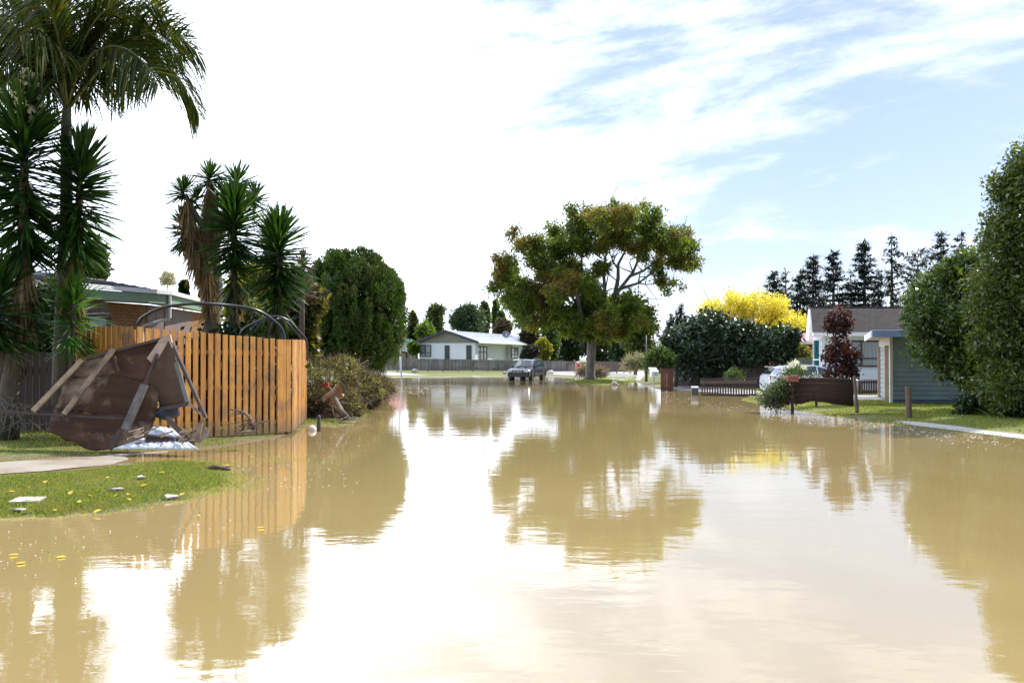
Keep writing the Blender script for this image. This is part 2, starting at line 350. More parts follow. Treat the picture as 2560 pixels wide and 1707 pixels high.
# ------------------------------------------------------------------ foliage tools
def rs(seed): return np.random.default_rng(seed)
def unit(a): return a / (np.linalg.norm(a, axis=-1, keepdims=True) + 1e-9)
def leaf_quads(pos, d, side, L, W, fold=.0):
    """diamond leaves: base, two shoulders, tip"""
    n = len(pos); L = np.broadcast_to(L, (n,))[:, None]; W = np.broadcast_to(W, (n,))[:, None]
    a = pos; b = pos + d * L * .45 + side * W * .5; c = pos + d * L; e = pos + d * L * .45 - side * W * .5
    V = np.stack([a, b, c, e], 1).reshape(-1, 3); Q = np.arange(4 * n).reshape(-1, 4)
    return V, Q
def shell(blobs, n, rng, lo=.6, hi=1.0):
    B = np.array(blobs, float); ar = (B[:, 3] * B[:, 5] + B[:, 4] * B[:, 5] + B[:, 3] * B[:, 4]); k = rng.choice(len(B), n, p=ar / ar.sum())
    dr = unit(rng.normal(size=(n, 3))); r = rng.uniform(lo, hi, n)[:, None] ** .6 * (1 + .22 * (rng.uniform(size=(n, 1)) > .88) * rng.uniform(size=(n, 1)))
    return B[k, :3] + dr * B[k, 3:6] * r, dr
def crown_leaves(blobs, tufts, per, spread, L, W, rng, out=.7, droop=.15, lo=.5, flat=0.0):
    pos, dr = shell(blobs, tufts, rng, lo)
    pos = np.repeat(pos, per, 0); dr = np.repeat(dr, per, 0); n = len(pos)
    off = rng.normal(size=(n, 3)) * spread; off[:, 2] *= (1 - flat * .5)
    pos = pos + off
    d = unit(dr * out + rng.normal(size=(n, 3)) * .7 + np.array([0, 0, -droop])); s = unit(np.cross(d, rng.normal(size=(n, 3)) * (1 - flat) + np.array([0, 0, 1]) * flat * 2))
    sc = rng.uniform(.65, 1.25, n)
    return leaf_quads(pos, d, s, L * sc, W * sc)
def merge(parts):
    Vs = []; Qs = []; o = 0
    for V, Q in parts: Vs.append(V); Qs.append(Q + o); o += len(V)
    return np.concatenate(Vs), np.concatenate(Qs)
bark = mat('grey_brown_bark', (.14, .11, .085), (.07, .055, .04), 6, .9, .8, stretch=(1, 1, .3))
bark_pale = mat('pale_grey_bark', (.24, .21, .18), (.13, .11, .09), 5, .9, .8, stretch=(1, 1, .25), dirt=((.10, .10, .06), 1.5, .5, .7))
def limbs(mb, base_p, targets, r0, rng, seg=6, bend=.12, fork=None):
    """tapered limbs from a fork point to targets, with twigs"""
    for t in targets:
        a = Vector(base_p); b_ = Vector(t); d = b_ - a; pts = []
        off = Vector(rng.normal(size=3)) * d.length * bend
        for i in range(seg + 1):
            k = i / seg; pts.append(a + d * k + off * math.sin(k * math.pi) + Vector((0, 0, 1)) * d.length * .06 * math.sin(k * math.pi))
        mb.tube(pts, [r0 * (1 - .85 * i / seg) for i in range(seg + 1)], 6)
        for _ in range(3):
            i = rng.integers(seg // 2, seg); q = pts[i]; e = q + Vector(rng.normal(size=3)) * d.length * .16 + d * .12
            mb.tube([q, (q + e) / 2 + Vector(rng.normal(size=3)) * .05 * d.length * .3, e], [r0 * .28, r0 * .18, r0 * .06], 5)
def pxblobs(lst, Y, depth, rng, ox=0, oy=0, s=1, dup=2, dr=None):
    """lobes of a crown seen at pixel spots, spread through its real depth (metres)"""
    out = []
    for it in lst:
        x, y, r = it[:3]; m = F / Y; rr = r * s / m
        for k in range(dup if len(it) < 4 else it[3]):
            dy = rng.uniform(-depth, depth) if k or dup == 1 else rng.uniform(-depth * .5, depth * .2)
            p = P(ox + x * s, oy + y * s, Y); p = p + Vector((0, dy, 0))
            p.x *= (Y + dy) / Y * .5 + .5      # keep lobes near where they stand
            out.append((p.x, p.y, p.z, rr * rng.uniform(.85, 1.1), rr * rng.uniform(.85, 1.2), rr * rng.uniform(.8, 1.0)))
    return out
def tree(name, label, cat, blobs, trunk, m, bm_, seed, tufts=300, per=12, spread=.3, L=.2, W=.1, group=None, lo=.5, core=0, nl=8, **kw):
    """trunk: list of (Vector, radius) from ground up; limbs run from its top to the lobes"""
    rng = rs(seed); t = thing(name, label, cat, trunk[0][0], 0, group)
    mb = MB(); mb.tube([p for p, r in trunk], [r for p, r in trunk], 10)
    tp = trunk[-1][0]; idx = rng.choice(len(blobs), min(nl, len(blobs)), replace=False)
    limbs(mb, tp, [Vector(blobs[i][:3]) for i in idx], trunk[-1][1] * .6, rng)
    mb.build('trunk', bm_, t, local=False, smooth=True)
    parts = [crown_leaves(blobs, tufts, per, spread, L, W, rng, lo=lo, **kw)]
    if core:
        parts.append(crown_leaves(blobs, core, 8, spread * 1.2, L * 1.5, W * 1.8, rng, lo=.05, out=.2))
    V, Q = merge(parts); npmesh('crown', V, Q, m, t)
    return t
def quick_tree(name, label, cx, ytop, ybot, w, Y, m, seed, n=9, dens=1.0, L=.35, W=.22, bm_=None, cat='tree', group=None, ground_py=None, slim=False, **kw):
    """a crown of n lobes filling a box seen at cx, ytop..ybot, w wide, at distance Y"""
    rng = rs(seed); k = F / Y; c = P(cx, (ytop + ybot) / 2, Y); hw = w / k / 2; hh = (ybot - ytop) / k / 2; bl = []
    for i in range(n):
        a = rng.uniform(0, 2 * math.pi); zz = rng.uniform(-.75, .75) if n > 1 else 0
        rad = math.sqrt(max(0, 1 - (zz * .9) ** 2)) * rng.uniform(.2, .62)
        r = rng.uniform(.36, .5)
        bl.append((c.x + math.cos(a) * rad * hw, c.y + math.sin(a) * rad * hw, c.z + zz * hh, hw * r, hw * r, min(hh, hw if not slim else hh) * r * rng.uniform(.9, 1.2)))
    bl.append((c.x, c.y, c.z, hw * .62, hw * .62, hh * .8))
    bl.append((c.x, c.y, c.z + hh * .55, hw * .4, hw * .4, hh * .42))
    g = Hs(c.x, Y); r0 = max(.06, hw * .07)
    trunk = [(Vector((c.x, Y, g - .1)), r0 * 1.5), (Vector((c.x + hw * .03, Y, g + (c.z - g) * .4)), r0), (Vector((c.x, Y, max(c.z - hh * .3, g + .4))), r0 * .7)]
    tufts = int(95 * dens * len(bl)); return tree(name, label, cat, bl, trunk, m, bm_ or bark, seed, tufts=tufts, per=9, spread=hw * .11, L=L, W=W, group=group, nl=6, **kw)

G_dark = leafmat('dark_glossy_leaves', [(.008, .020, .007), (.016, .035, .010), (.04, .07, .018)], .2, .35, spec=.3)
G_mid = leafmat('mid_green_leaves', [(.03, .06, .014), (.05, .09, .02), (.085, .12, .03)], .4)
G_olive = leafmat('olive_leaves', [(.05, .07, .018), (.08, .105, .028), (.12, .13, .05)], .4)
G_bright = leafmat('bright_green_leaves', [(.05, .09, .015), (.085, .15, .02), (.13, .2, .035)], .45)
G_blue = leafmat('blue_green_needles', [(.010, .022, .018), (.016, .032, .026), (.025, .045, .034)], .12)
G_ash = leafmat('ash_leaves_turning', [(.035, .065, .009), (.085, .135, .016), (.20, .24, .035)], .5, big=(.15, .10, .03), bigscale=.28)
G_yellow = leafmat('yellow_autumn_leaves', [(.40, .36, .05), (.54, .49, .08), (.62, .58, .17)], .5)
G_brown = leafmat('bronze_leaves', [(.05, .035, .015), (.08, .055, .02), (.07, .075, .02)], .3)
G_purple = leafmat('dark_purple_leaves', [(.030, .010, .012), (.055, .016, .018), (.09, .03, .025)], .3, .35)
G_yg = leafmat('yellow_green_leaves', [(.12, .14, .02), (.22, .23, .03), (.32, .30, .05)], .45)
G_yucca = leafmat('yucca_blades', [(.012, .035, .008), (.022, .065, .012), (.05, .11, .02)], .3, .4, spec=.3)
G_palm = leafmat('palm_leaflets', [(.016, .032, .008), (.026, .05, .010), (.085, .085, .012)], .35, .6, spec=.15)
dead = leafmat('dry_brown_leaves', [(.16, .10, .05), (.24, .16, .08), (.34, .25, .13)], .25, .8)
flower = leafmat('cream_flowers', [(.6, .58, .42), (.72, .7, .5), (.8, .78, .6)], .3, .6)
white_petal = leafmat('white_petals', [(.6, .6, .66), (.7, .7, .78), (.8, .8, .85)], .3, .6)

# ================================================================== structures
white_paint = mat('white_painted_board', (.84, .86, .89), (.78, .80, .84), 2, .5, .08, dirt=((.62, .62, .60), .7, .6, .85))
cream_paint = mat('cream_painted_board', (.70, .66, .56), (.60, .56, .47), 2, .55, .08)
grey_paint = mat('grey_green_painted_board', (.19, .25, .24), (.15, .20, .19), 1.5, .55, .1, dirt=((.26, .27, .22), .8, .55, .8))
slate_paint = mat('slate_blue_painted_fascia', (.20, .26, .38), (.16, .21, .31), 2, .5)
black_paint = mat('black_window_frame', (.02, .022, .03), (.03, .03, .035), 4, .4)
brown_frame = mat('brown_stained_frame', (.10, .05, .035), (.07, .035, .025), 5, .5)
green_fascia_m = mat('sage_green_fascia', (.24, .36, .25), (.20, .31, .22), 2, .5)
soffit_m = mat('beige_soffit', (.42, .38, .29), (.36, .32, .25), 2, .7)
grey_gable = mat('taupe_gable_cladding', (.27, .26, .21), (.23, .22, .18), 1.5, .6)
metal_white = mat('white_metal_roofing', (.74, .76, .80), (.66, .68, .74), .6, .35, .05, stretch=(4, .3, 1))
tile_grey = mat('grey_brown_concrete_tile', (.075, .06, .052), (.05, .042, .038), 6, .75, .4, dirt=((.11, .095, .08), 1.2, .5, .8))
tile_blue = mat('blue_grey_roof_tile', (.03, .04, .06), (.02, .025, .035), 6, .9, .3, spec=.02, dirt=((.30, .15, .14), .8, .58, .62))
tile_red = mat('faded_red_roof', (.48, .17, .17), (.38, .13, .13), 1.2, .6, .2)
wood_orange = mat('orange_stained_timber', (.60, .30, .06), (.45, .20, .035), 5, .6, .35, stretch=(3, 3, .35), dirt=((.15, .10, .06), 2.2, .48, .72))
wood_orange_dark = mat('orange_stained_rail', (.36, .16, .035), (.24, .10, .02), 5, .6, .35)
wood_grey = mat('weathered_grey_timber', (.30, .28, .27), (.20, .185, .18), 3, .85, .4, stretch=(8, 8, .4), dirt=((.13, .11, .09), 1.2, .5, .7))
wood_dark = mat('dark_brown_timber', (.055, .035, .028), (.035, .022, .018), 4, .7, .4, stretch=(4, 4, .4))
wood_post = mat('weathered_post', (.16, .11, .07), (.09, .065, .045), 6, .85, .6, stretch=(2, 2, .3))
glass_m, _nt, _b = base('window_glass'); _b.inputs['Base Color'].default_value = (.03, .04, .045, 1); _b.inputs['Roughness'].default_value = .04; _b.inputs['Specular IOR Level'].default_value = .9
curtain = mat('net_curtain_behind_glass', (.36, .38, .40), (.22, .25, .27), 3, .25, 0, stretch=(9, 9, .3), coat=.6)
door_dark = mat('dark_green_door', (.05, .065, .055), (.04, .05, .045), 3, .5)
def brick_mat(name, c1, c2, mortar, sc=1.0):
    m, nt, b = base(name); uv = nt.nodes.new('ShaderNodeUVMap'); br = nt.nodes.new('ShaderNodeTexBrick'); nt.links.new(uv.outputs[0], br.inputs[0])
    br.inputs['Scale'].default_value = sc; br.inputs['Brick Width'].default_value = .24; br.inputs['Row Height'].default_value = .086; br.inputs['Mortar Size'].default_value = .008
    br.inputs['Color1'].default_value = (*c1, 1); br.inputs['Color2'].default_value = (*c2, 1); br.inputs['Mortar'].default_value = (*mortar, 1)
    mm = nt.nodes.new('ShaderNodeMixRGB'); mm.blend_type = 'MULTIPLY'; mm.inputs[0].default_value = .5; nt.links.new(br.outputs[0], mm.inputs[1])
    nt.links.new(ramp(nt, noise(nt, uv.outputs[0], 6, 4), [(.3, (.6, .6, .6)), (.7, (1, 1, 1))]), mm.inputs[2]); nt.links.new(mm.outputs[0], b.inputs['Base Color']); b.inputs['Roughness'].default_value = .8
    bn = nt.nodes.new('ShaderNodeBump'); bn.inputs['Strength'].default_value = .6; bn.inputs['Distance'].default_value = .01; bn.invert = True; nt.links.new(br.outputs['Fac'], bn.inputs['Height']); nt.links.new(bn.outputs[0], b.inputs['Normal'])
    return m
brick_tan = brick_mat('tan_brick', (.42, .21, .085), (.33, .155, .06), (.13, .08, .05))
brick_red = brick_mat('red_brick', (.22, .06, .04), (.15, .04, .03), (.12, .08, .06))

def window(parent, a, b_, z0, z1, frame_m, pane_m, vs=(.5,), hs=(), fw=.06, proud=.03, out=None):
    """window on the wall line a->b (world xy); outside is to the right of a->b; vs/hs: bar positions"""
    a = Vector(a[:2]); b_ = Vector(b_[:2]); d = (b_ - a).normalized(); n = Vector((d.y, -d.x)); L = (b_ - a).length
    f = MB()
    def bar(s0, s1, y0, y1):
        c = a + d * (s0 + s1) / 2 + n * proud / 2
        f.box((c.x, c.y, (y0 + y1) / 2), (s1 - s0, proud + .06, y1 - y0), rz=math.atan2(d.y, d.x))
    bar(0, L, z1 - fw, z1); bar(0, L, z0, z0 + fw); bar(0, fw, z0 + fw, z1 - fw); bar(L - fw, L, z0 + fw, z1 - fw)
    for v in vs: bar(L * v - fw / 2, L * v + fw / 2, z0 + fw, z1 - fw)
    for h in hs:
        zz = z0 + (z1 - z0) * h; bar(fw, L - fw, zz - fw * .4, zz + fw * .4)
    w = f.build('window', frame_m, parent, local=False)
    o = n * .012; e = fw * .5
    MB().quad((*(a + d * e + o), z0 + e), (*(b_ - d * e + o), z0 + e), (*(b_ - d * e + o), z1 - e), (*(a + d * e + o), z1 - e)).build('pane', pane_m, w, local=False)
    return w

# ---- far white weatherboard house
def far_house():
    t = thing('weatherboard_house', 'long low white house with pale metal roof behind the grey fence across the water', 'house', (-7, 115, 0))
    r = Vector((.34, 1)).normalized(); g = Vector((r.y, -r.x))          # ridge and gable directions
    c0 = Vector((P(1114, 826, 115).x, 115)); ze = P(1205, 855, 114.5).z; zr = P(1114, 826, 115).z; W = 4.05; Ln = 23.5
    gz = .28
    def at(s, q): return c0 + g * s + r * q
    wl = MB(); wi = W - .55; a = at(-wi, .5); b_ = at(wi, .5); c = at(wi, Ln - .6); d = at(-wi, Ln - .6)
    wt_ = ze + .12; ztop = P(1100, 857, 115).z
    wl.boards(a, b_, gz + .25, ztop, .2); wl.wallq(b_, at(wi, 1.2), gz + .25, wt_)
    # recessed porch then the projecting rear room
    p1 = at(wi - .7, 1.2); p2 = at(wi - .7, 13.8); p3 = at(wi, 13.8)
    wl.boards(at(wi, 1.2), p1, gz + .25, wt_, .2); wl.boards(p1, p2, gz + .25, wt_, .2); wl.boards(p2, p3, gz + .25, wt_, .2); wl.boards(p3, c, gz + .25, wt_, .2)
    wl.boards(c, d, gz + .25, wt_, .2); wl.boards(d, a, gz + .25, wt_, .2)
    wl.build('wall', white_paint, t, local=False)
    fd = MB(); fd.slab([(*at(-wi + .06, .56), gz + .26), (*at(wi - .06, .56), gz + .26), (*at(wi - .06, Ln - .7), gz + .26), (*at(-wi + .06, Ln - .7), gz + .26)], .6); fd.build('foundation', concrete, t, local=False)
    gb = MB(); gb.slab([(*at(-W + .25, .42), ztop), (*at(W - .25, .42), ztop), (*at(0, .42), zr - .16)], .12, (-r.x, -r.y, 0)); gb.build('gable', grey_gable, t, local=False)
    rf = MB()
    for s in (-1, 1):
        e0 = (*at(s * W, 0), ze); e1 = (*at(s * W, Ln), ze); r1 = (*at(0, Ln), zr); r0 = (*at(0, 0), zr)
        rf.slab([e0, e1, r1, r0], .09, (0, 0, 1))
    rf_o = rf.build('roof', metal_white, t, local=False)
    rb = MB()                                   # standing ribs of the metal sheets
    for k in range(48):
        q = .25 + k * (Ln - .5) / 47
        rb.bar((*at(W, q), ze + .012), (*at(.03, q), zr + .012), .05, .03)
    rb.build('roof_rib', metal_white, rf_o, local=False)
    bg_ = MB()
    for s in (-1, 1): bg_.bar((*at(s * (W + .02), -.05), ze - .06), (*at(0, -.05), zr - .06), .06, .26)
    bg_.build('barge_board', mat('navy_barge_board', (.035, .045, .085), (.03, .04, .07), 3, .5), t, local=False)
    gt = MB(); gt.bar((*at(W + .07, -.02), ze - .07), (*at(W + .07, Ln), ze - .07), .12, .13); gt.build('gutter', white_paint, t, local=False)
    def onwall(pa, pb, py0, py1, fr, pn, **k):   # window given in pixels on the gable wall
        def s_at(px):
            k_ = (px - 1280) / F; o = at(0, .5); return (k_ * o.y - o.x) / (g.x - k_ * g.y)
        sa, sb = s_at(pa), s_at(pb); Y = at((sa + sb) / 2, .5).y
        return window(t, at(sa, .5 - .03), at(sb, .5 - .03), P(0, py1, Y).z, P(0, py0, Y).z, fr, pn, **k)
    onwall(1049, 1078, 862, 892, black_paint, curtain, vs=(.5,), hs=(.34,), fw=.09)
    for a_, b2 in ((1112, 1124), (1166, 1179)):
        def s_at(px):
            k_ = (px - 1280) / F; o = at(0, .5); return (k_ * o.y - o.x) / (g.x - k_ * g.y)
        sa, sb = s_at(a_), s_at(b2); Y = at(sa, .5).y; m_ = (at(sa, .46) + at(sb, .46)) / 2
        dd = MB().box((m_.x, m_.y, (P(0, 863, Y).z + gz + .3) / 2), (sb - sa, .06, P(0, 863, Y).z - gz - .3), rz=math.atan2(g.y, g.x)).build('shutter_door', door_dark, t, local=False)
        MB().box((m_.x + .2, m_.y - .06, gz + 1.3), (.06, .05, .06)).build('handle', metal_white, dd, local=False)
    # porch glazing, small window
    def q_at(px, s):
        k_ = (px - 1280) / F; o = at(s, 0); return (k_ * o.y - o.x) / (r.x - k_ * r.y)
    def side(pa, pb, py0, py1, s, vs, hs, fw=.1):
        qa, qb = q_at(pa, s), q_at(pb, s); Y = at(s, qa).y
        window(t, at(s + .02, qa), at(s + .02, qb), P(0, py1, Y).z, P(0, py0, Y).z, brown_frame if pa < 1200 else black_paint, curtain, vs=vs, hs=hs, fw=fw)
    side(1190, 1217, 865, 902, wi - .7, (.35, .68), (.6,), .14); side(1278, 1295, 868, 896, wi, (.5,), (.35,), .16)
    return t, at, wi, ze, zr, W
FH, fh_at, fh_wi, fh_ze, fh_zr, fh_W = far_house()
# satellite dish on its roof
def dish(name, label, p, rad, face, m):
    t = thing(name, label, 'satellite dish', p); mb = MB(); f = Vector(face).normalized(); x = f.cross(Vector((0, 0, 1))).normalized(); y = x.cross(f); c = Vector(p) + Vector((0, 0, rad * 1.5)) 
    n = 20; rings = 4; b = 0; mb.v.append(tuple(c - f * rad * .25))
    for i in range(1, rings + 1):
        rr = rad * i / rings
        for j in range(n):
            a = 2 * math.pi * j / n; mb.v.append(tuple(c + (x * math.cos(a) + y * math.sin(a)) * rr - f * rad * .25 * (1 - (i / rings) ** 2)))
    for j in range(n): mb.f.append((0, 1 + j, 1 + (j + 1) % n)); mb.uv.append(None)
    for i in range(rings - 1):
        for j in range(n):
            j2 = (j + 1) % n; mb.f.append((1 + i * n + j, 1 + (i + 1) * n + j, 1 + (i + 1) * n + j2, 1 + i * n + j2)); mb.uv.append(None)
    o = mb.build('reflector', m, t, local=False, smooth=True)
    MB().tube([c - f * rad * .1 - Vector((0, 0, rad * .9)), c + f * rad * .7 - Vector((0, 0, rad * .3)), c + f * rad * .8], rad * .05, 6).build('feed_arm', metal_white, t, local=False)
    MB().tube([Vector(p) - Vector((0, 0, .1)), c - f * rad * .27], rad * .07, 6).build('mast', metal_white, t, local=False)
    return t
pdish = Vector((*fh_at(fh_W * .62, 15.5), fh_ze + (fh_zr - fh_ze) * .38)); pdish = Vector((P(1265, 0, pdish.y).x, pdish.y, pdish.z))
dish('satellite_dish', 'dark round satellite dish on the pale metal roof of the long white house', pdish, .5, (.3, -1, .35), mat('grey_dish', (.2, .21, .24), (.16, .17, .2), 3, .5))

# ---- far left house with faded red roof
def red_house():
    t = thing('red_roofed_house', 'distant house with faded red hip roof seen past the round conifer', 'house', P(960, 905, 150) - Vector((0, 0, .6)))
    Y = 150
    def q(x, y, dy=0): return P(x, y, Y + dy)
    rf = MB(); rf.slab([q(870, 850, 0), q(1051, 850, 0), q(1046, 836, 4), q(1018, 835, 5), q(1004, 805, 8), q(900, 803, 8)], .3, (0, -.5, 1)); rf.build('roof', tile_red, t, local=False)
    rg = MB(); rg.bar(q(1004, 805, 7.8), q(1026, 836, 3.8), .35, .3); rg.bar(q(1024, 836, 3.8), q(1047, 836, 3.9), .35, .3); rg.bar(q(1026, 836, 3.8), q(1012, 843, 2.2), .3, .3); rg.build('ridge_cap', white_paint, rf_parent(t), local=False)
    w = MB(); w.boards((q(880, 0).x, Y + .8), (q(1046, 0).x, Y + .8), .3, q(0, 851, .8).z, .22); w.boards((q(1046, 0).x, Y + .8), (q(1046, 0).x, Y + 9), .3, q(0, 851, .8).z, .22); w.build('wall', white_paint, t, local=False)
    window(t, (q(1002, 0).x, Y + .75), (q(1014, 0).x, Y + .75), 1.6, 2.8, black_paint, glass_m)
    return t
def rf_parent(t): return [c for c in bpy.data.objects if c.parent == t and c.name.startswith('roof')][0]
red_house()

# ---- right: white house with tiled roof
def tiled_roof(name, E0, E1, R1, R0, courses, parent, m):
    """lapped, waved concrete tiles between eave E0-E1 and ridge R0-R1"""
    E0, E1, R0, R1 = map(Vector, (E0, E1, R0, R1)); L = (E1 - E0).length; nxx = int(L / .075); n = (E1 - E0).cross(R0 - E0).normalized()
    if n.z < 0: n = -n
    V = []; Qd = []; k = 0
    for c in range(courses):
        for (f, h) in ((c / courses, .06), ((c + 1) / courses - .002, .004)):
            a = E0.lerp(R0, f); b_ = E1.lerp(R1, f)
            for i in range(nxx + 1):
                w = math.sin(i * 2 * math.pi / 4.0) * .0012
                V.append(tuple(a.lerp(b_, i / nxx) + n * (h + w) - (R0 - E0).normalized() * (w * 1.2 if h > .02 else 0)))
    m_ = nxx + 1
    for r_ in range(2 * courses - 1):
        for i in range(nxx): Qd.append((r_ * m_ + i, r_ * m_ + i + 1, (r_ + 1) * m_ + i + 1, (r_ + 1) * m_ + i))
    return npmesh(name, V, Qd, m, parent, local=False)
def right_house():
    t = thing('weatherboard_house', 'white house with grey tiled roof and brown framed window behind the garage', 'house', (17, 48, 0))
    ex0, ex1 = P(2031, 835, 47.4), P(2440, 835, 47.4); rx0, rx1 = P(2026, 772, 53), P(2440, 772, 53)
    o = tiled_roof('roof', ex0, ex1, rx1, rx0, 12, t, tile_grey)
    MB().bar(rx0 + Vector((0, 0, .06)), rx1 + Vector((0, 0, .06)), .22, .1).build('ridge_cap', tile_grey, o, local=False)
    MB().slab([ex0 - Vector((0, 0, .03)), ex1 - Vector((0, 0, .03)), rx1 - Vector((0, 0, .03)), rx0 - Vector((0, 0, .03))], .08, (0, 0, 1)).build('roof_underlay', white_paint, o, local=False)
    bk = P(2440, 835, 60); bk0 = P(2040, 835, 60); bk.z = bk0.z = ex0.z
    MB().slab([rx0, rx1, bk, bk0], .1, (0, 0, 1)).build('rear_roof', tile_grey, o, local=False)
    bb = MB(); bb.slab([P(2014, 850, 47.2), P(2031, 850, 47.25), P(2028, 773, 52.9), P(2021, 773, 52.9)], .06, (0, -1, .3)); bb.build('barge_board', cream_paint, t, local=False)
    g = MB(); g.bar(ex0 + Vector((0, -.08, -.02)), ex1 + Vector((0, -.08, -.02)), .14, .14); g.build('gutter', white_paint, t, local=False)
    x0, x1 = P(2050, 0, 48).x, 24.0; zt = ex0.z - .04; w = MB()
    w.boards((x0, 48), (x1, 48), .15, zt, .24, .012); w.boards((x0 + .25, 50.2), (x0, 48), .15, zt, .24, .012)
    w.build('wall', white_paint, t, local=False)
    sf = MB(); sf.slab([(x0 - .45, 47.45, zt + .03), (x1, 47.45, zt + .03), (x1, 48.02, zt + .03), (x0 - .45, 48.02, zt + .03)], .02, (0, 0, 1)); sf.build('soffit', soffit_m, t, local=False)
    cb = MB(); cb.box((x0 + .02, 47.98, (zt + .1) / 2), (.12, .12, zt - .12)); cb.box((x0 + .55, 47.97, 1.2), (.01, .02, 2.0)); cb.build('corner_board', white_paint, t, local=False)
    # glazed return beside the porch
    window(t, (x0 - .08, 49.0), (x0 - .02, 48.1), .6, 2.62, white_paint, mat('teal_glass', (.02, .10, .12), (.015, .08, .10), 2, .06), vs=(), hs=(.5,), fw=.07)
    xa, xb = P(2102, 0, 48).x, P(2198, 0, 48).x; za, zb = P(0, 917, 48).z, P(0, 851, 48).z
    window(t, (xa, 47.97), (xb, 47.97), za, zb, brown_frame, curtain, vs=(.47,), hs=(.32,), fw=.075)
    MB().box((P(2062, 0, 48).x, 47.95, P(0, 897, 48).z), (.38, .03, .07)).build('name_plate', mat('dark_plate', (.03, .035, .06), (.03, .03, .05), 3, .4), t, local=False)
    MB().tube([(x0 + .1, 47.9, zt), (x0 + .06, 47.9, .2)], .035, 8).build('downpipe', white_paint, t, local=False)
right_house()

def garage():
    A = Vector((P(2222, 0, 34.8).x, 34.8)); B = Vector((17.6, 34.2)); C = Vector((15.05, 40.8)); D = Vector((19.4, 40.0))
    t = thing('garage', 'grey green weatherboard garage with slate blue fascia beside the white house', 'garage', (15.5, 37, 0))
    zb, zt = .12, 2.44; w = MB(); w.boards(A, B, zb + .12, zt, .16, .034); w.boards(B, D, zb + .12, zt, .16, .022); w.boards(D, C, zb + .12, zt, .16, .022); w.build('wall', grey_paint, t, local=False)
    w2 = MB(); w2.boards(C, A, zb + .05, zt, .16, .02); w2.build('end_wall', cream_paint, t, local=False)
    f = MB(); f.slab([(*A, zb + .121), (*B, zb + .121), (*D, zb + .121), (*C, zb + .121)], .4, (0, 0, 1)); f.build('foundation', mat('blue_grey_plinth', (.10, .13, .17), (.08, .1, .13), 2, .7), t, local=False)
    r0 = P(2181, 834, 33.6); r1 = P(2162, 843, 41.5); B2 = Vector((18.6, 33.0)); D2 = Vector((20.6, 41))
    rf = MB(); rf.slab([(r0.x, r0.y, 2.63), (*B2, 2.63), (*D2, 2.63), (r1.x, r1.y, 2.63)], .04, (0, 0, 1)); rf.build('roof', metal_white, t, local=False)
    fa = MB(); fa.bar((r0.x, r0.y, 2.5), (*B2, 2.5), .05, .22); fa.build('fascia', slate_paint, t, local=False)
    fb = MB(); fb.bar((r1.x, r1.y, 2.5), (r0.x - .0, r0.y + .03, 2.5), .05, .22); fb.build('side_fascia', white_paint, t, local=False)
    sf = MB(); sf.slab([(r0.x, r0.y + .04, 2.445), (*(B2 + Vector((0, .04))), 2.445), (*D2, 2.445), (r1.x, r1.y, 2.445)], .01, (0, 0, 1)); sf.build('soffit', soffit_m, t, local=False)
    # roller door on the end wall, its ribs and tan jamb
    d = (A - C).normalized(); n = Vector((d.y, -d.x)); L = (A - C).length
    p0 = C + d * 1.3 + n * .03; p1 = C + d * (L - 1.0) + n * .03; dm = MB()
    k = 22; zz = [.16 + i * (1.95) / k for i in range(k + 1)]
    for i in range(k):
        o = n * (.03 if i % 2 else 0.0); o2 = n * (.0 if i % 2 else .03)
        dm.quad((*(p0 + o), zz[i]), (*(p1 + o), zz[i]), (*(p1 + o2), zz[i + 1]), (*(p0 + o2), zz[i + 1]))
    dr = dm.build('roller_door', mat('grey_roller_door', (.34, .38, .36), (.28, .32, .3), 2, .4), t, local=False)
    jm = mat('tan_jamb', (.42, .29, .2), (.35, .24, .17), 3, .6)
    for q in (p0, p1): MB().box((q.x + n.x * .05, q.y + n.y * .05, 1.13), (.12, .14, 2.0), rz=math.atan2(d.y, d.x)).build('jamb', jm, dr, local=False)
    MB().bar((A.x - .02, A.y - .02, zb), (A.x - .02, A.y - .02, zt), .1, .1).build('corner_board', cream_paint, t, local=False)
garage()

def brick_house_right():
    t = thing('brick_house', 'red brick house with white fascia glimpsed between the yellow tree and tiled roof', 'house', (24, 72, 0))
    Y = 74; x0, x1 = P(1930, 0, Y).x, P(2070, 0, Y).x
    w = MB(); w.wallq((x0, Y), (x1, Y), .1, 2.9); w.wallq((x0, Y + 6), (x0, Y), .1, 2.9); w.build('wall', brick_red, t, local=False)
    a, b_ = P(1925, 856, Y - .6), P(2075, 858, Y - .6); MB().bar(a, b_, .06, .2).build('fascia', white_paint, t, local=False)
    c, d = P(1935, 832, Y + 4), P(2075, 832, Y + 4); MB().slab([a, b_, d, c], .1, (0, 0, 1)).build('roof', tile_red, t, local=False)
    window(t, (x0 + .6, Y - .03), (x0 + 2.0, Y - .03), 1.2, 2.3, white_paint, glass_m)
brick_house_right()
dish('satellite_dish', 'pinkish satellite dish behind the shrubs left of the tiled white house', P(1993, 852, 70), .34, (.1, -1, .3), mat('pink_dish', (.36, .27, .30), (.30, .22, .25), 3, .5))

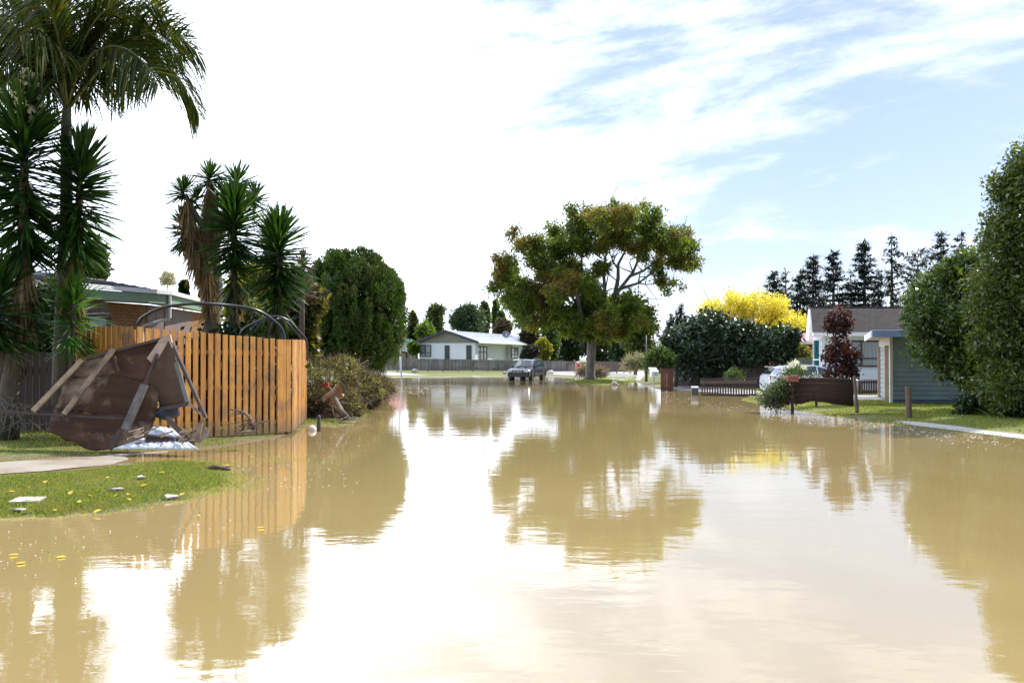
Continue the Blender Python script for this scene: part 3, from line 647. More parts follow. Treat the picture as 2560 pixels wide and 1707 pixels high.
# ---- left: tan brick house behind the orange fence
def left_house():
    t = thing('brick_house', 'low tan brick house with sage green fascia behind the orange fence', 'house', (-10, 29, 0))
    E = [P(20, 680, 23.2), P(172, 697, 24.0), P(420, 722, 27.5), P(528, 751, 33)]
    z = 3.42; E = [Vector((e.x, e.y, z + (0.04 if i > 1 else 0))) for i, e in enumerate(E)]
    E[0] = Vector((-13.4, 20.8, z)); rid = [Vector((e.x - 3.4, e.y + 1.6, e.z + .62)) for e in E]; rid[3] = Vector((E[3].x - 3.0, E[3].y + 2.4, E[3].z + .3))
    rf = None
    for i in (0, 1, 2):
        o = tiled_roof('roof' if rf is None else 'roof_slope', E[i], E[i + 1], rid[i + 1], rid[i], 9, t if rf is None else rf, tile_blue); rf = rf or o
    fa = MB(); gu = MB(); so_ = MB(); wl = MB()
    out = Vector((.93, -.33, 0)); ins = [e - out * .62 for e in E]; ins[3] = E[3] + Vector((-.12, .35, 0))
    for i in (0, 1, 2):
        a, b_ = E[i], E[i + 1]
        fa.bar(a + Vector((0, 0, -.17)), b_ + Vector((0, 0, -.17)), .035, .24)
        gu.bar(a + out * .07 + Vector((0, 0, .015)), b_ + out * .07 + Vector((0, 0, .015)), .12, .11)
        so_.slab([a + Vector((0, 0, -.27)), b_ + Vector((0, 0, -.27)), ins[i + 1] + Vector((0, 0, -.27)), ins[i] + Vector((0, 0, -.27))], .02, (0, 0, 1))
        wl.wallq(ins[i], ins[i + 1], .1, z - .27)
    wl.wallq(ins[3], ins[3] + Vector((-5, 1, 0)), .1, z - .27)
    fa.build('fascia', green_fascia_m, t, local=False); gu.build('gutter', white_paint, t, local=False); so_.build('soffit', soffit_m, t, local=False); wl.build('wall', brick_tan, t, local=False)
    # mauve-grey cladding panels under the eaves
    cl = mat('mauve_grey_cladding', (.24, .17, .15), (.20, .14, .13), 2, .6)
    def on(i, px):   # point on wall line i seen at px
        a, b_ = ins[i], ins[i + 1]; k = (px - 1280) / F; d = b_ - a; s = (k * a.y - a.x) / (d.x - k * d.y); return a + d * s
    for i, pa, pb in ((1, 150, 270), (2, 364, 476) if False else (1, 366, 408),):
        a, b_ = on(i, pa), on(i, pb); m = MB(); d = (b_ - a).normalized(); n = Vector((d.y, -d.x, 0)) * .03
        k = max(2, int((b_ - a).length / .3))
        for j in range(k):
            q0 = a + (b_ - a) * (j / k) + n; q1 = a + (b_ - a) * ((j + .94) / k) + n; m.slab([(q0.x, q0.y, .2), (q1.x, q1.y, .2), (q1.x, q1.y, z - .28), (q0.x, q0.y, z - .28)], .02, n)
        m.build('cladding', cl, t, local=False)
    a, b_ = on(2, 409), on(2, 474); d = (b_ - a).normalized(); n = Vector((d.y, -d.x, 0)) * .03; m = MB(); m.slab([(a.x + n.x, a.y, .2), (b_.x + n.x, b_.y, .2), (b_.x + n.x, b_.y, z - .28), (a.x + n.x, a.y, z - .28)], .02, n); m.build('cladding', cl, t, local=False)
    wa, wb = on(1, 208), on(1, 266); dd = (wb - wa).normalized(); nn = Vector((dd.y, -dd.x, 0)) * .07
    window(t, wa + nn, wb + nn, 1.3, 2.78, mat('dark_brown_frame', (.03, .02, .02), (.02, .015, .015), 4, .4), curtain, vs=(), fw=.07)
    dp = MB(); c = E[2] + out * .06; dp.tube([c + Vector((0, 0, -.02)), c + Vector((0, 0, -.62)), c - out * .1 + Vector((-.05, -.05, -.7)), on(1, 350) + out * .09 + Vector((0, 0, z - 4.18 + z - 3.42)), on(1, 347) + out * .09 + Vector((0, 0, -2.6))], .045, 8)
    dp = MB(); q = on(1, 348) + out * .1; q2 = Vector((q.x, q.y, z - .86)); q3 = Vector((q.x, q.y, .3))
    dp.tube([c, c + Vector((0, 0, -.68))], .045, 8); dp.tube([c + Vector((0, 0, -.7)), q2], .045, 8); dp.tube([q2, q3], .045, 8)
    dp.build('downpipe', white_paint, t, local=False)
left_house()

# ================================================================== fences
def paling_run(mb, A, B, zb, zt, rng, w=.145, gap=.03, t=.02, jit=.01, top=0.0, pitch=None, off=0):
    """palings between points A,B (xy) with bottom/top heights as pairs"""
    A = Vector(A[:2]); B = Vector(B[:2]); d = (B - A); L = d.length; d.normalize(); n = Vector((d.y, -d.x)); s = 0; rz = math.atan2(d.y, d.x)
    pitch = pitch or (w + gap)
    while s + w < L + .02:
        k = (s + w / 2) / L; c = A + d * (s + w / 2) + n * (off + rng.uniform(-.004, .004)); b = zb[0] + (zb[1] - zb[0]) * k; tt = zt[0] + (zt[1] - zt[0]) * k + rng.uniform(-jit, jit)
        tilt = Matrix.Rotation(rng.uniform(-.006, .006), 3, 'Y'); mb.box((c.x, c.y, (b + tt) / 2), (w + rng.uniform(-.006, .006), t, tt - b), rz=rz + rng.uniform(-.02, .02)); s += pitch
def orange_fence():
    t = thing('paling_fence', 'orange stained vertical paling fence corner standing behind the wrecked roof debris', 'fence', (-5, 20, 0))
    rng = rs(5); C = Vector((P(728, 0, 21.9).x, 21.9)); A = Vector((P(345, 0, 18.7).x, 18.7)); B = Vector((P(767, 0, 26.2).x, 26.2)); D = Vector((P(180, 0, 20.2).x, 20.2))
    zc = (.06, P(0, 849, 21.9).z); za = (.1, P(0, 817, 18.7).z); zbk = (.08, P(0, 850, 26.2).z); zd = (.1, P(0, 814, 20.2).z)
    d = (C - A).normalized(); n = Vector((d.y, -d.x))
    f = MB(); paling_run(f, A, C - d * .40, (za[0], zc[0]), (za[1], zc[1]), rng, .122, .0, pitch=.182, jit=.014, off=.035); f.build('palings', wood_orange, t, local=False)
    f = MB(); paling_run(f, A + d * .11, C, (za[0], zc[0]), (za[1] - .02, zc[1] - .02), rng, .075, .0, pitch=.182, jit=.012, off=-.09)
    f.build('rear_palings', wood_orange_dark, t, local=False)
    for h in (.25, 1.0, 1.72): MB().bar((*A, za[0] + h), (*C, zc[0] + h - .03), .04, .09).build('rail', wood_orange_dark, t, local=False)
    f = MB()
    for k_, o_ in ((.07, .037), (.20, .033), (.33, .039)): c_ = C - d * k_ + n * o_; f.box((c_.x, c_.y, (zc[0] + zc[1]) / 2), (.125, .02, zc[1] - zc[0]), rz=math.atan2(d.y, d.x))
    f.build('corner_palings', wood_orange, t, local=False)
    for u0, u1 in ((.9, 2.1), (3.9, 2.6)): MB().bar((*(A + d * u0), .4), (*(A + d * u1), 1.6), .03, .09).build('brace', wood_orange_dark, t, local=False)
    f = MB(); paling_run(f, C + Vector((.02, .03)), B, (zc[0], zbk[0]), (zc[1], zbk[1]), rng, .14, .0, pitch=.158, off=.03, jit=.012); f.build('palings', wood_orange, t, local=False)
    for h in (.25, 1.0, 1.72): MB().bar((*C, zc[0] + h), (*B, zbk[0] + h), .04, .09).build('rail', wood_orange_dark, t, local=False)
    f = MB(); paling_run(f, D, A, (zd[0], za[0]), (zd[1], za[1]), rng, .15, .0, pitch=.185, off=.03, jit=.015); f.build('palings', wood_orange, t, local=False)
    [MB().bar((*D, .1 + h), (*A, .1 + h), .04, .09).build('rail', wood_orange_dark, t, local=False) for h in (.3, 1.7)]
    for q, z in ((A, za), (C, zc), (B, zbk), ((A + C) / 2, ((za[0] + zc[0]) / 2, (za[1] + zc[1]) / 2))):
        MB().box((q.x - n.x * .09, q.y - n.y * .09, z[1] / 2 - .05), (.09, .09, z[1])).build('post', wood_orange_dark, t, local=False)
orange_fence()
def simple_fence(name, label, A, B, zb, zt, m, rng, w, pitch, rails, posts=0, tt=.02, cat='fence', railm=None, rd=.05, rh=.09, jit=.01):
    c = (Vector(A) + Vector(B)) / 2; t = thing(name, label, cat, (c.x, c.y, 0))
    f = MB(); paling_run(f, A, B, zb, zt, rng, w, 0, tt, jit, pitch=pitch, off=.04); f.build('palings', m, t, local=False)
    for h in rails: MB().bar((*A, zb[0] + (zt[0] - zb[0]) * h), (*B, zb[1] + (zt[1] - zb[1]) * h), rd, rh).build('rail', railm or m, t, local=False)
    for i in range(posts):
        k = i / max(1, posts - 1); q = Vector(A).lerp(Vector(B), k); d = (Vector(B) - Vector(A)).normalized(); n = Vector((d.y, -d.x)); z1 = zt[0] + (zt[1] - zt[0]) * k
        g = Hs(q.x, q.y) - .1; MB().box((q.x - n.x * .08, q.y - n.y * .08, (z1 - .03 + g) / 2), (.09, .09, z1 - .03 - g)).build('post', railm or m, t, local=False)
    return t
rng = rs(11)
a, b = P(958.5, 0, 106), P(1437, 0, 110)
simple_fence('paling_fence', 'long weathered grey paling fence in front of the far white house', a.xy, b.xy, (P(0, 924, 106).z, P(0, 929, 110).z), (P(0, 894.5, 106).z, P(0, 903, 110).z), wood_grey, rng, .14, .152, (.25, .8), 14, railm=wood_grey, jit=.02)
a, b = P(925, 0, 106), P(955, 0, 106)
simple_fence('paling_fence', 'short end piece of grey paling fence seen left of the narrow gap', a.xy, b.xy, (P(0, 923, 106).z,) * 2, (P(0, 893.5, 106).z,) * 2, wood_grey, rng, .14, .152, (.25, .8), 2, jit=.02)
# straw panel fence with brown posts behind it
t = thing('panel_fence', 'straw coloured panel fence with dark brown posts behind the grey palings', 'fence', (P(1000, 0, 118).x, 118, .2))
straw = mat('straw_panel', (.42, .36, .22), (.34, .28, .17), 4, .9, .3, stretch=(6, 6, .5))
for x0, x1 in ((955, 983), (985, 1017), (1019, 1043)):
    q0, q1 = P(x0, 0, 118), P(x1, 0, 118); MB().box(((q0.x + q1.x) / 2, 118, (P(0, 882, 118).z + .2) / 2), (q1.x - q0.x, .05, P(0, 882, 118).z - .2)).build('panel', straw, t, local=False)
for x0 in (952, 984, 1018, 1044): MB().box((P(x0, 0, 118).x, 117.9, 1.2), (.16, .16, 2.4)).build('post', wood_dark, t, local=False)
MB().bar(P(950, 880.5, 117.85), P(1047, 881, 117.85), .12, .12).build('rail', wood_dark, t, local=False)
# fence behind the big tree and gate
simple_fence('gate', 'dark slatted gate standing left of the big tree trunk', P(1441, 0, 109).xy, P(1468, 0, 109).xy, (.45, .45), (P(0, 906, 109).z,) * 2, wood_dark, rng, .07, .15, (.1, .95), 2, cat='gate')
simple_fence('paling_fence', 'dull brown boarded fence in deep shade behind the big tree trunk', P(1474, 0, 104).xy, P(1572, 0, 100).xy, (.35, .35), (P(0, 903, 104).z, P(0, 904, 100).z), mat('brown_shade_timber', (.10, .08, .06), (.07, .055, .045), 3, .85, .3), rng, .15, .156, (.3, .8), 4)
simple_fence('paling_fence', 'very dark timber fence running under the big glossy shrubs', P(1684, 0, 57).xy, P(1995, 0, 52).xy, (.08, .08), (P(0, 918, 57).z, P(0, 918, 52).z), wood_dark, rng, .15, .153, (.3, .8), 5)
simple_fence('paling_fence', 'dark timber fence hidden behind the yucca trunks and wrecked roof', Vector((-13, 21.2)), P(190, 0, 20.8).xy, (.08, .08), (1.75, 1.8), wood_dark, rng, .14, .158, (.3, .8), 4)
t = simple_fence('picket_fence', 'low brown picket panel with broad top board standing in the flood edge', P(1751, 0, 45.2).xy, P(1889, 0, 44.2).xy, (-.08, -.02), (P(0, 951, 45.2).z, P(0, 951, 44.2).z), wood_dark, rng, .062, .118, (.1,), 0, .02)
a, b = P(1750, 955, 45.1), P(1891, 954, 44.1); MB().bar(a - Vector((0, .03, 0)), b - Vector((0, .03, 0)), .03, .15).build('top_board', mat('worn_brown_board', (.12, .085, .065), (.08, .055, .045), 4, .8, .3), t, local=False)
a, b = P(1750, 948, 45.3), P(1900, 945, 44.3); MB().bar(a, b, .1, .05).build('cap_rail', mat('worn_cap', (.10, .075, .06), (.07, .05, .04), 4, .8, .3), t, local=False)
simple_fence('picket_fence', 'brown picket fence between the parked white hatchback and the garage', P(2146, 0, 43.2).xy, P(2200, 0, 43.6).xy, (.02, .02), (P(0, 949, 43.2).z,) * 2, mat('brown_picket', (.11, .065, .055), (.08, .045, .04), 4, .7, .2), rng, .075, .125, (.25, .85), 2)
t = thing('board_fence', 'plain pale grey green board fence behind the white hatchback', 'fence', (P(1988, 0, 60).x, 60, 0)); pf = mat('pale_grey_green_board', (.30, .33, .29), (.26, .29, .26), 2, .7)
q0, q1 = P(1944, 0, 60), P(2034, 0, 60); MB().box(((q0.x + q1.x) / 2, 60, (P(0, 894, 60).z) / 2), (q1.x - q0.x, .04, P(0, 894, 60).z)).build('panel', pf, t, local=False)
for k in range(3): MB().box((q0.x + (q1.x - q0.x) * k / 2, 60.06, P(0, 894, 60).z / 2), (.1, .06, P(0, 894, 60).z + .06)).build('post', pf, t, local=False)

# reed screen sagging between leaning posts
def reed_screen():
    t = thing('reed_screen', 'sagging brown reed screen with leaning end post on the right lawn', 'fence', (P(2060, 0, 30).x, 30, 0)); rng = rs(8)
    tx = [(1967, 951), (1990, 946), (2011, 944), (2060, 944), (2100, 945), (2134, 947)]; bx = [(1967, 1010), (2003, 1010), (2028, 1003), (2054, 1005), (2096, 1011), (2134, 1016)]
    V = []; Qd = []; n = 190
    for i in range(n + 1):
        k = i / n; x = 1967 + k * 167; tp = np.interp(x, [p[0] for p in tx], [p[1] for p in tx]) + rng.uniform(-.6, .6); bt = np.interp(x, [p[0] for p in bx], [p[1] for p in bx]) + rng.uniform(-1.2, 1.2)
        Y = 30.3 - k * .9 + .18 * math.sin(k * 7) + (.018 if i % 2 else -.018) + rng.uniform(-.006, .006)
        for j in range(5):
            f = j / 4; p = P(x, tp + (bt - tp) * f, Y + .05 * math.sin(f * 3 + k * 4)); V.append(tuple(p))
    for i in range(n):
        for j in range(4): Qd.append((i * 5 + j, (i + 1) * 5 + j, (i + 1) * 5 + j + 1, i * 5 + j + 1))
    o = npmesh('reed_sheet', V, Qd, mat('brown_reed', (.10, .055, .035), (.055, .032, .022), 8, .85, .3, stretch=(8, 8, .3)), t, local=False)
    md = o.modifiers.new('thick', 'SOLIDIFY'); md.thickness = .012
    w = MB()
    for r_ in range(3): w.tube([P(1968 + i * 16.6, np.interp(1968 + i * 16.6, [p[0] for p in tx], [p[1] for p in tx]) + 12 + r_ * 14 + i * .3, 30.3 - i / 10 * .9 + .18 * math.sin(i / 10 * 7) - .035) for i in range(11)], .005, 4)
    w.build('wire', mat('rusty_wire', (.16, .1, .07), None, 4, .7), o, local=False)
    MB().tube([P(2143, 1030, 28.9), P(2139, 985, 29.1), P(2136, 941, 29.3)], [.055, .05, .05], 8).build('post', wood_post, t, local=False)
    MB().tube([P(2042, 1017, 29.9), P(2040, 998, 30), P(2036, 955, 30.1)], [.05, .05, .045], 8).build('post', wood_dark, t, local=False)
    MB().tube([P(1970, 1012, 30.4), P(1969, 950, 30.4)], .045, 8).build('post', wood_dark, t, local=False)
reed_screen()
# brown slat column next to the letterbox
def slat_panel():
    t = thing('slat_panel', 'narrow upright red brown slatted panel beside the letterbox', 'screen', (P(1664, 0, 51).x, 51, 0)); m = mat('red_brown_slats', (.14, .045, .035), (.09, .03, .025), 5, .75, .3, stretch=(5, 5, .4)); rng = rs(3)
    f = MB(); paling_run(f, P(1650, 0, 51).xy, P(1679, 0, 51).xy, (-.06, -.06), (P(0, 921, 51).z, P(0, 922.5, 51).z), rng, .05, 0, .02, .012, pitch=.056, off=.03); f.build('slats', m, t, local=False)
    for x in (1651, 1679): MB().box((P(x, 0, 51).x, 51.05, .55), (.06, .08, 1.3)).build('post', wood_dark, t, local=False)
    [MB().bar(P(1650, 0, 51).xy.to_3d() + Vector((0, .05, h)), P(1679, 0, 51).xy.to_3d() + Vector((0, .05, h)), .03, .06).build('rail', wood_dark, t, local=False) for h in (.15, 1.0)]
slat_panel()

# ================================================================== trees
def blades(pos, d, L, W, droop, rng, st=(0, .35, .7, 1.0), wd=(.55, 1, .7, .05), sidev=None):
    n = len(pos); L = np.broadcast_to(L, (n,))[:, None]; W = np.broadcast_to(W, (n,))[:, None]; droop = np.broadcast_to(droop, (n,))[:, None]
    side = unit(np.cross(d, np.array([0, 0, 1.0]) + rng.normal(size=(n, 3)) * .35)) if sidev is None else sidev
    rows = []
    for s, w in zip(st, wd):
        c = pos + d * L * s + np.array([0, 0, -1.0]) * L * droop * s * s
        rows += [c - side * W * w * .5, c + side * W * w * .5]
    V = np.stack(rows, 1).reshape(-1, 3); k = len(st); b = (np.arange(n) * 2 * k)[:, None]
    Q = np.concatenate([b + np.array([[2 * i, 2 * i + 1, 2 * i + 3, 2 * i + 2]]) for i in range(k - 1)], 0)
    return V, Q
def rosette(p0, p1, n, L, W, rng, low=-.3, droop=.14, hang=0):
    """sword leaves spiralling up a stem from p0 (lowest living leaves) to p1 (tip)"""
    p0 = np.array(p0); p1 = np.array(p1); t = rng.uniform(0, 1, n) ** .8; a = np.arange(n) * 2.39996
    el = low + (1.38 - low) * t ** 2.2 + rng.normal(size=n) * .1
    d = np.stack([np.cos(a) * np.cos(el), np.sin(a) * np.cos(el), np.sin(el)], 1); pos = p0 + (p1 - p0) * t[:, None]
    LL = L * (.75 + .35 * np.sin(t * 3)) * rng.uniform(.8, 1.15, n)
    return blades(pos, d, LL, W, droop * (1.2 - t), rng)
def skirt(p0, p1, n, L, W, rng, spread=.3):
    p0 = np.array(p0); p1 = np.array(p1); t = rng.uniform(0, 1, n); a = rng.uniform(0, 6.28, n)
    d = unit(np.stack([np.cos(a) * spread, np.sin(a) * spread, -np.ones(n)], 1) + rng.normal(size=(n, 3)) * .08)
    pos = p0 + (p1 - p0) * t[:, None] + np.stack([np.cos(a), np.sin(a), 0 * a], 1) * .05
    return blades(pos, d, L * rng.uniform(.6, 1.15, n), W, .05, rng)
def yucca(name, label, base_p, trunks, heads, skirts, seed, leaf=None, dm=None, flowers=(), group=None, bm_=None):
    rng = rs(seed); t = thing(name, label, 'yucca' if 'yucca' in name else 'cordyline', base_p, 0, group)
    mb = MB()
    for pts in trunks: mb.tube([p for p, r in pts], [r for p, r in pts], 9)
    mb.build('trunk', bm_ or bark, t, local=False, smooth=True)
    for h in heads:
        V, Q = rosette(*h[:5], rng, **(h[5] if len(h) > 5 else {})); npmesh('leaf_head', V, Q, leaf or G_yucca, t)
    if skirts: V, Q = merge([skirt(*s, rng) for s in skirts]); npmesh('dead_leaves', V, Q, dm or dead, t)
    for p, r in flowers:
        bl = [(p.x, p.y, p.z + i * r * .8, r * (1 - i * .3), r * (1 - i * .3), r * .6) for i in range(3)]
        V, Q = crown_leaves(bl, 60, 7, r * .12, r * .28, r * .2, rng, lo=.2); npmesh('flower_spike', V, Q, flower, t)
    return t
Yn = 18.8
yucca('yucca_tree', 'huge yucca with cream flower spike on the leaning trunk at the left edge', P(18, 1112, 19), [[(P(14, 1118, 19), .26), (P(22, 1000, 19), .2), (P(40, 860, 19), .15), (P(58, 700, 18.9), .12), (P(60, 560, Yn), .1), (P(62, 270, Yn), .05)], [(P(25, 950, 19), .14), (P(5, 880, 19), .1), (P(-5, 800, 18.8), .08)]],
      [(P(60, 640, Yn), P(62, 270, Yn), 760, 1.02, .075, dict(low=-.45)), (P(-8, 880, 18.6), P(0, 700, 18.6), 300, .9, .07), (P(-70, 500, 19.2), P(-55, 300, 19.2), 380, 1.0, .07), (P(75, 800, 19.1), P(80, 640, 19.1), 110, .8, .055, dict(low=-1.0))],
      [(P(60, 660, Yn), P(52, 800, 19), 150, .75, .045), (P(40, 830, 19), P(30, 900, 19), 40, .5, .04)], 21, flowers=[(P(66, 268, Yn), .36)])
yucca('yucca_tree', 'second tall yucca with hanging yellow leaves in front of the palm trunk', P(150, 960, 19.8), [[(P(148, 1000, 19.8), .15), (P(160, 860, 19.8), .12), (P(185, 720, 19.6), .1), (P(192, 600, 19.5), .08), (P(203, 390, 19.4), .05)]],
      [(P(190, 640, 19.4), P(203, 385, 19.4), 560, .92, .07, dict(low=-.5))], [(P(188, 640, 19.4), P(176, 760, 19.6), 130, .8, .045)], 22, dm=leafmat('yellowing_leaves', [(.16, .10, .04), (.14, .15, .02), (.26, .22, .03)], .35, .7))
yucca('yucca_plant', 'bright green young yucca clump against the left end of the orange fence', P(178, 985, 19.2), [[(P(180, 1000, 19.2), .07), (P(180, 880, 19.2), .06), (P(186, 760, 19.2), .04)]],
      [(P(178, 870, 19.2), P(186, 735, 19.2), 190, .72, .05, dict(low=-.5))], [], 23, leaf=leafmat('bright_yucca_blades', [(.03, .10, .015), (.05, .15, .02), (.09, .21, .03)], .4, .35))
Ym = 27.5
yucca('yucca_tree', 'tall branching yucca with shaggy brown skirt behind the orange fence', P(530, 930, Ym), [
      [(P(527, 960, Ym), .36), (P(530, 835, Ym), .24), (P(540, 720, Ym), .2), (P(533, 620, Ym), .16), (P(525, 540, Ym), .12), (P(525, 450, Ym), .07)],
      [(P(530, 600, Ym), .12), (P(490, 540, Ym - .3), .09), (P(462, 485, Ym - .5), .05)], [(P(530, 590, Ym), .12), (P(570, 520, Ym), .09), (P(592, 460, Ym), .05)], [(P(570, 520, Ym), .08), (P(635, 500, Ym + .3), .05)], [(P(505, 600, Ym), .09), (P(470, 590, Ym), .07), (P(462, 560, Ym), .05)]],
      [(P(525, 462, Ym), P(525, 440, Ym), 170, .68, .045), (P(460, 492, Ym - .5), P(458, 474, Ym - .5), 160, .66, .045), (P(590, 480, Ym), P(592, 452, Ym), 190, .8, .045, dict(low=-.2)), (P(635, 512, Ym + .3), P(637, 490, Ym + .3), 160, .66, .045), (P(458, 620, Ym - .3), P(458, 545, Ym - .3), 260, .6, .05, dict(low=-.5)), (P(490, 520, Ym + .2), P(492, 490, Ym + .2), 120, .5, .045), (P(560, 505, Ym + .3), P(556, 480, Ym + .3), 120, .55, .045)],
      [(P(466, 500, Ym - .5), P(500, 640, Ym - .2), 520, .85, .045), (P(527, 462, Ym), P(524, 640, Ym), 560, .8, .045), (P(518, 640, Ym - .2), P(528, 760, Ym - .2), 420, .7, .04), (P(592, 470, Ym), P(565, 560, Ym), 180, .7, .04), (P(500, 560, Ym - .2), P(510, 680, Ym - .2), 300, .8, .045)], 31,
      flowers=[(P(525, 432, Ym), .13)], bm_=bark_pale)
yucca('yucca_tree', 'dark green pineapple shaped yucca just right of the shaggy brown trunk', P(585, 930, 26.4), [[(P(588, 960, 26.4), .14), (P(585, 800, 26.4), .1), (P(587, 500, 26.4), .05)]],
      [(P(586, 670, 26.4), P(587, 508, 26.4), 700, 1.0, .06, dict(low=-.35)), (P(585, 740, 26.4), P(586, 660, 26.4), 190, .8, .045, dict(low=-1.35))], [(P(586, 700, 26.4), P(586, 800, 26.4), 130, .7, .04)], 32)
yucca('yucca_tree', 'lower rounded yucca nearest the round conifer with hanging leaves', P(700, 940, 26), [[(P(700, 960, 26), .14), (P(697, 800, 26), .1), (P(697, 570, 26), .05)]],
      [(P(697, 735, 26), P(696, 572, 26), 700, 1.0, .06, dict(low=-.4)), (P(690, 790, 26), P(694, 720, 26), 190, .75, .045, dict(low=-1.3))], [(P(692, 740, 26), P(688, 810, 26), 110, .6, .04)], 33)
yucca('cordyline', 'purple leaved cordyline between the rounded yucca and round conifer', P(752, 930, 34), [[(P(752, 950, 34), .12), (P(756, 760, 34), .08), (P(757, 660, 34), .05)], [(P(755, 780, 34), .07), (P(742, 730, 34), .04)]],
      [(P(757, 680, 34), P(757, 648, 34), 150, .5, .05), (P(742, 735, 34), P(742, 705, 34), 110, .5, .05), (P(768, 745, 34.3), P(768, 720, 34.3), 90, .5, .05), (P(735, 660, 34), P(737, 690, 34), 80, .45, .05)], [], 34, leaf=G_purple)

# ---- palm
def palm():
    rng = rs(41); Y = 19.6; t = thing('palm_tree', 'tall palm with arching feather fronds filling the upper left corner', 'palm tree', P(152, 960, Y))
    MB().tube([P(150, 1010, Y), P(152, 880, Y), P(158, 720, Y), (P(166, 520, Y)), P(166, 360, Y), P(166, 300, Y), P(168, 268, Y)], [.17, .15, .135, .12, .11, .10, .08], 12).build('trunk', bark_pale, t, local=False, smooth=True)
    base_ = P(168, 272, Y)
    specs = [  # pixel path of each midrib, with depth drift towards (-) or away (+) in metres
        ([(172, 270), (215, 215), (268, 153), (325, 103), (383, 82), (450, 95), (500, 140)], -.6),
        ([(172, 272), (235, 190), (300, 135), (365, 130), (425, 170), (470, 230), (496, 285)], .6),
        ([(170, 268), (196, 140), (240, 50), (300, 5), (360, 0), (415, 40)], -.5),
        ([(170, 268), (190, 150), (215, 60), (270, -30), (340, -50), (400, -20)], .9),
        ([(168, 268), (140, 170), (110, 60), (70, -40), (30, -120)], .3),
        ([(166, 270), (120, 190), (60, 120), (0, 100), (-60, 130), (-100, 190)], -.4),
        ([(166, 272), (110, 200), (50, 160), (10, 165), (-40, 200)], .9),
        ([(168, 268), (160, 120), (180, -20), (230, -120), (300, -180)], -1.1),
        ([(170, 270), (220, 200), (260, 170), (300, 180), (330, 215)], 1.6),
        ([(168, 270), (140, 150), (100, 70), (40, 30), (-30, 40)], -1.2),
        ([(168, 270), (205, 160), (265, 80), (345, 45), (420, 60), (470, 110)], 1.0),
        ([(168, 270), (155, 180), (130, 110), (90, 70), (50, 90)], -2.0),
        ([(168, 270), (165, 150), (150, 50), (110, -20), (60, -40)], 1.5),
        ([(168, 270), (185, 170), (200, 90), (230, 20), (280, -10)], 2.0),
        ([(168, 270), (110, 130), (40, 40), (-40, 0), (-120, 10)], .4),
        ([(168, 270), (120, 110), (60, -20), (-20, -90)], -.9),
        ([(168, 270), (150, 120), (120, 20), (60, -60)], -2.6), ([(168, 268), (190, 160), (240, 90), (320, 70), (400, 100), (455, 150)], 1.9), ([(168, 268), (200, 110), (260, 40), (330, 30), (380, 70), (400, 110)], 1.2),
        ([(168, 268), (120, 160), (60, 90), (0, 60), (-60, 70)], 2.4), ([(168, 268), (175, 120), (200, 0), (240, -60)], 2.6), ([(168, 270), (200, 170), (260, 120), (320, 125), (370, 170), (395, 215)], -1.6), ([(168, 270), (140, 190), (90, 140), (40, 120), (0, 150)], .2), ([(168, 268), (150, 100), (120, -30), (100, -120)], .2)]
    for pts, dz in specs:
        n = len(pts); q = [P(x, y, Y + dz * (i / (n - 1)) ** 1.2) for i, (x, y) in enumerate(pts)]
        # Catmull-Rom
        fine = []
        for i in range(n - 1):
            a, b_, c, d = q[max(i - 1, 0)], q[i], q[i + 1], q[min(i + 2, n - 1)]
            for k in range(8):
                s = k / 8; fine.append(.5 * ((2 * b_) + (c - a) * s + (2 * a - 5 * b_ + 4 * c - d) * s * s + (3 * b_ - a - 3 * c + d) * s ** 3))
        fine.append(q[-1]); fine = np.array([tuple(v) for v in fine]); m = len(fine)
        seg = np.r_[0, np.cumsum(np.linalg.norm(np.diff(fine, axis=0), axis=1))]; LT = seg[-1]
        fr = MB(); step = max(1, m // 14); idx = list(range(0, m, step)); 
        if idx[-1] != m - 1: idx.append(m - 1)
        fr.tube([fine[i] for i in idx], [max(.006, .035 * (1 - seg[i] / LT) + .004) for i in idx], 6)
        fo = fr.build('frond', mat_rachis, t, local=False, smooth=True)
        nl = int(LT * 27); ss = np.linspace(.16, .995, nl); pos = np.stack([np.interp(ss * LT, seg, fine[:, k]) for k in range(3)], 1)
        fwd = unit(np.stack([np.interp(np.clip(ss * LT + .05, 0, LT), seg, fine[:, k]) for k in range(3)], 1) - np.stack([np.interp(ss * LT - .05, seg, fine[:, k]) for k in range(3)], 1))
        up = np.array([0, 0, 1.0]); side = unit(np.cross(fwd, up)); parts = []
        tw = rng.choice([-1, 1]) * rng.uniform(.25, .95)
        for sg in (-1, 1):
            prof = np.clip(.30 + 1.6 * ss * (1.0 - ss) * 1.6, .2, 1) ; prof = np.where(ss > .75, prof * (1.0 - (ss - .75) * 1.4), prof)
            d = unit(side * sg * .75 * math.sqrt(max(.1, 1 - tw * tw)) + fwd * (.4 + .5 * ss[:, None]) + up * (.10 + .75 * tw * sg) + rng.normal(size=(nl, 3)) * .07)
            parts.append(blades(pos, d, 1.3 * prof * rng.uniform(.85, 1.08, nl), .038, .5 + .3 * rng.uniform(-1, 1, nl), rng, st=(0, .3, .65, 1.0), wd=(.5, 1, .8, .1)))
        V, Q = merge(parts); npmesh('leaflets', V, Q, G_palm, fo)
mat_rachis = mat('green_midrib', (.13, .15, .03), (.09, .11, .02), 3, .4)
palm()

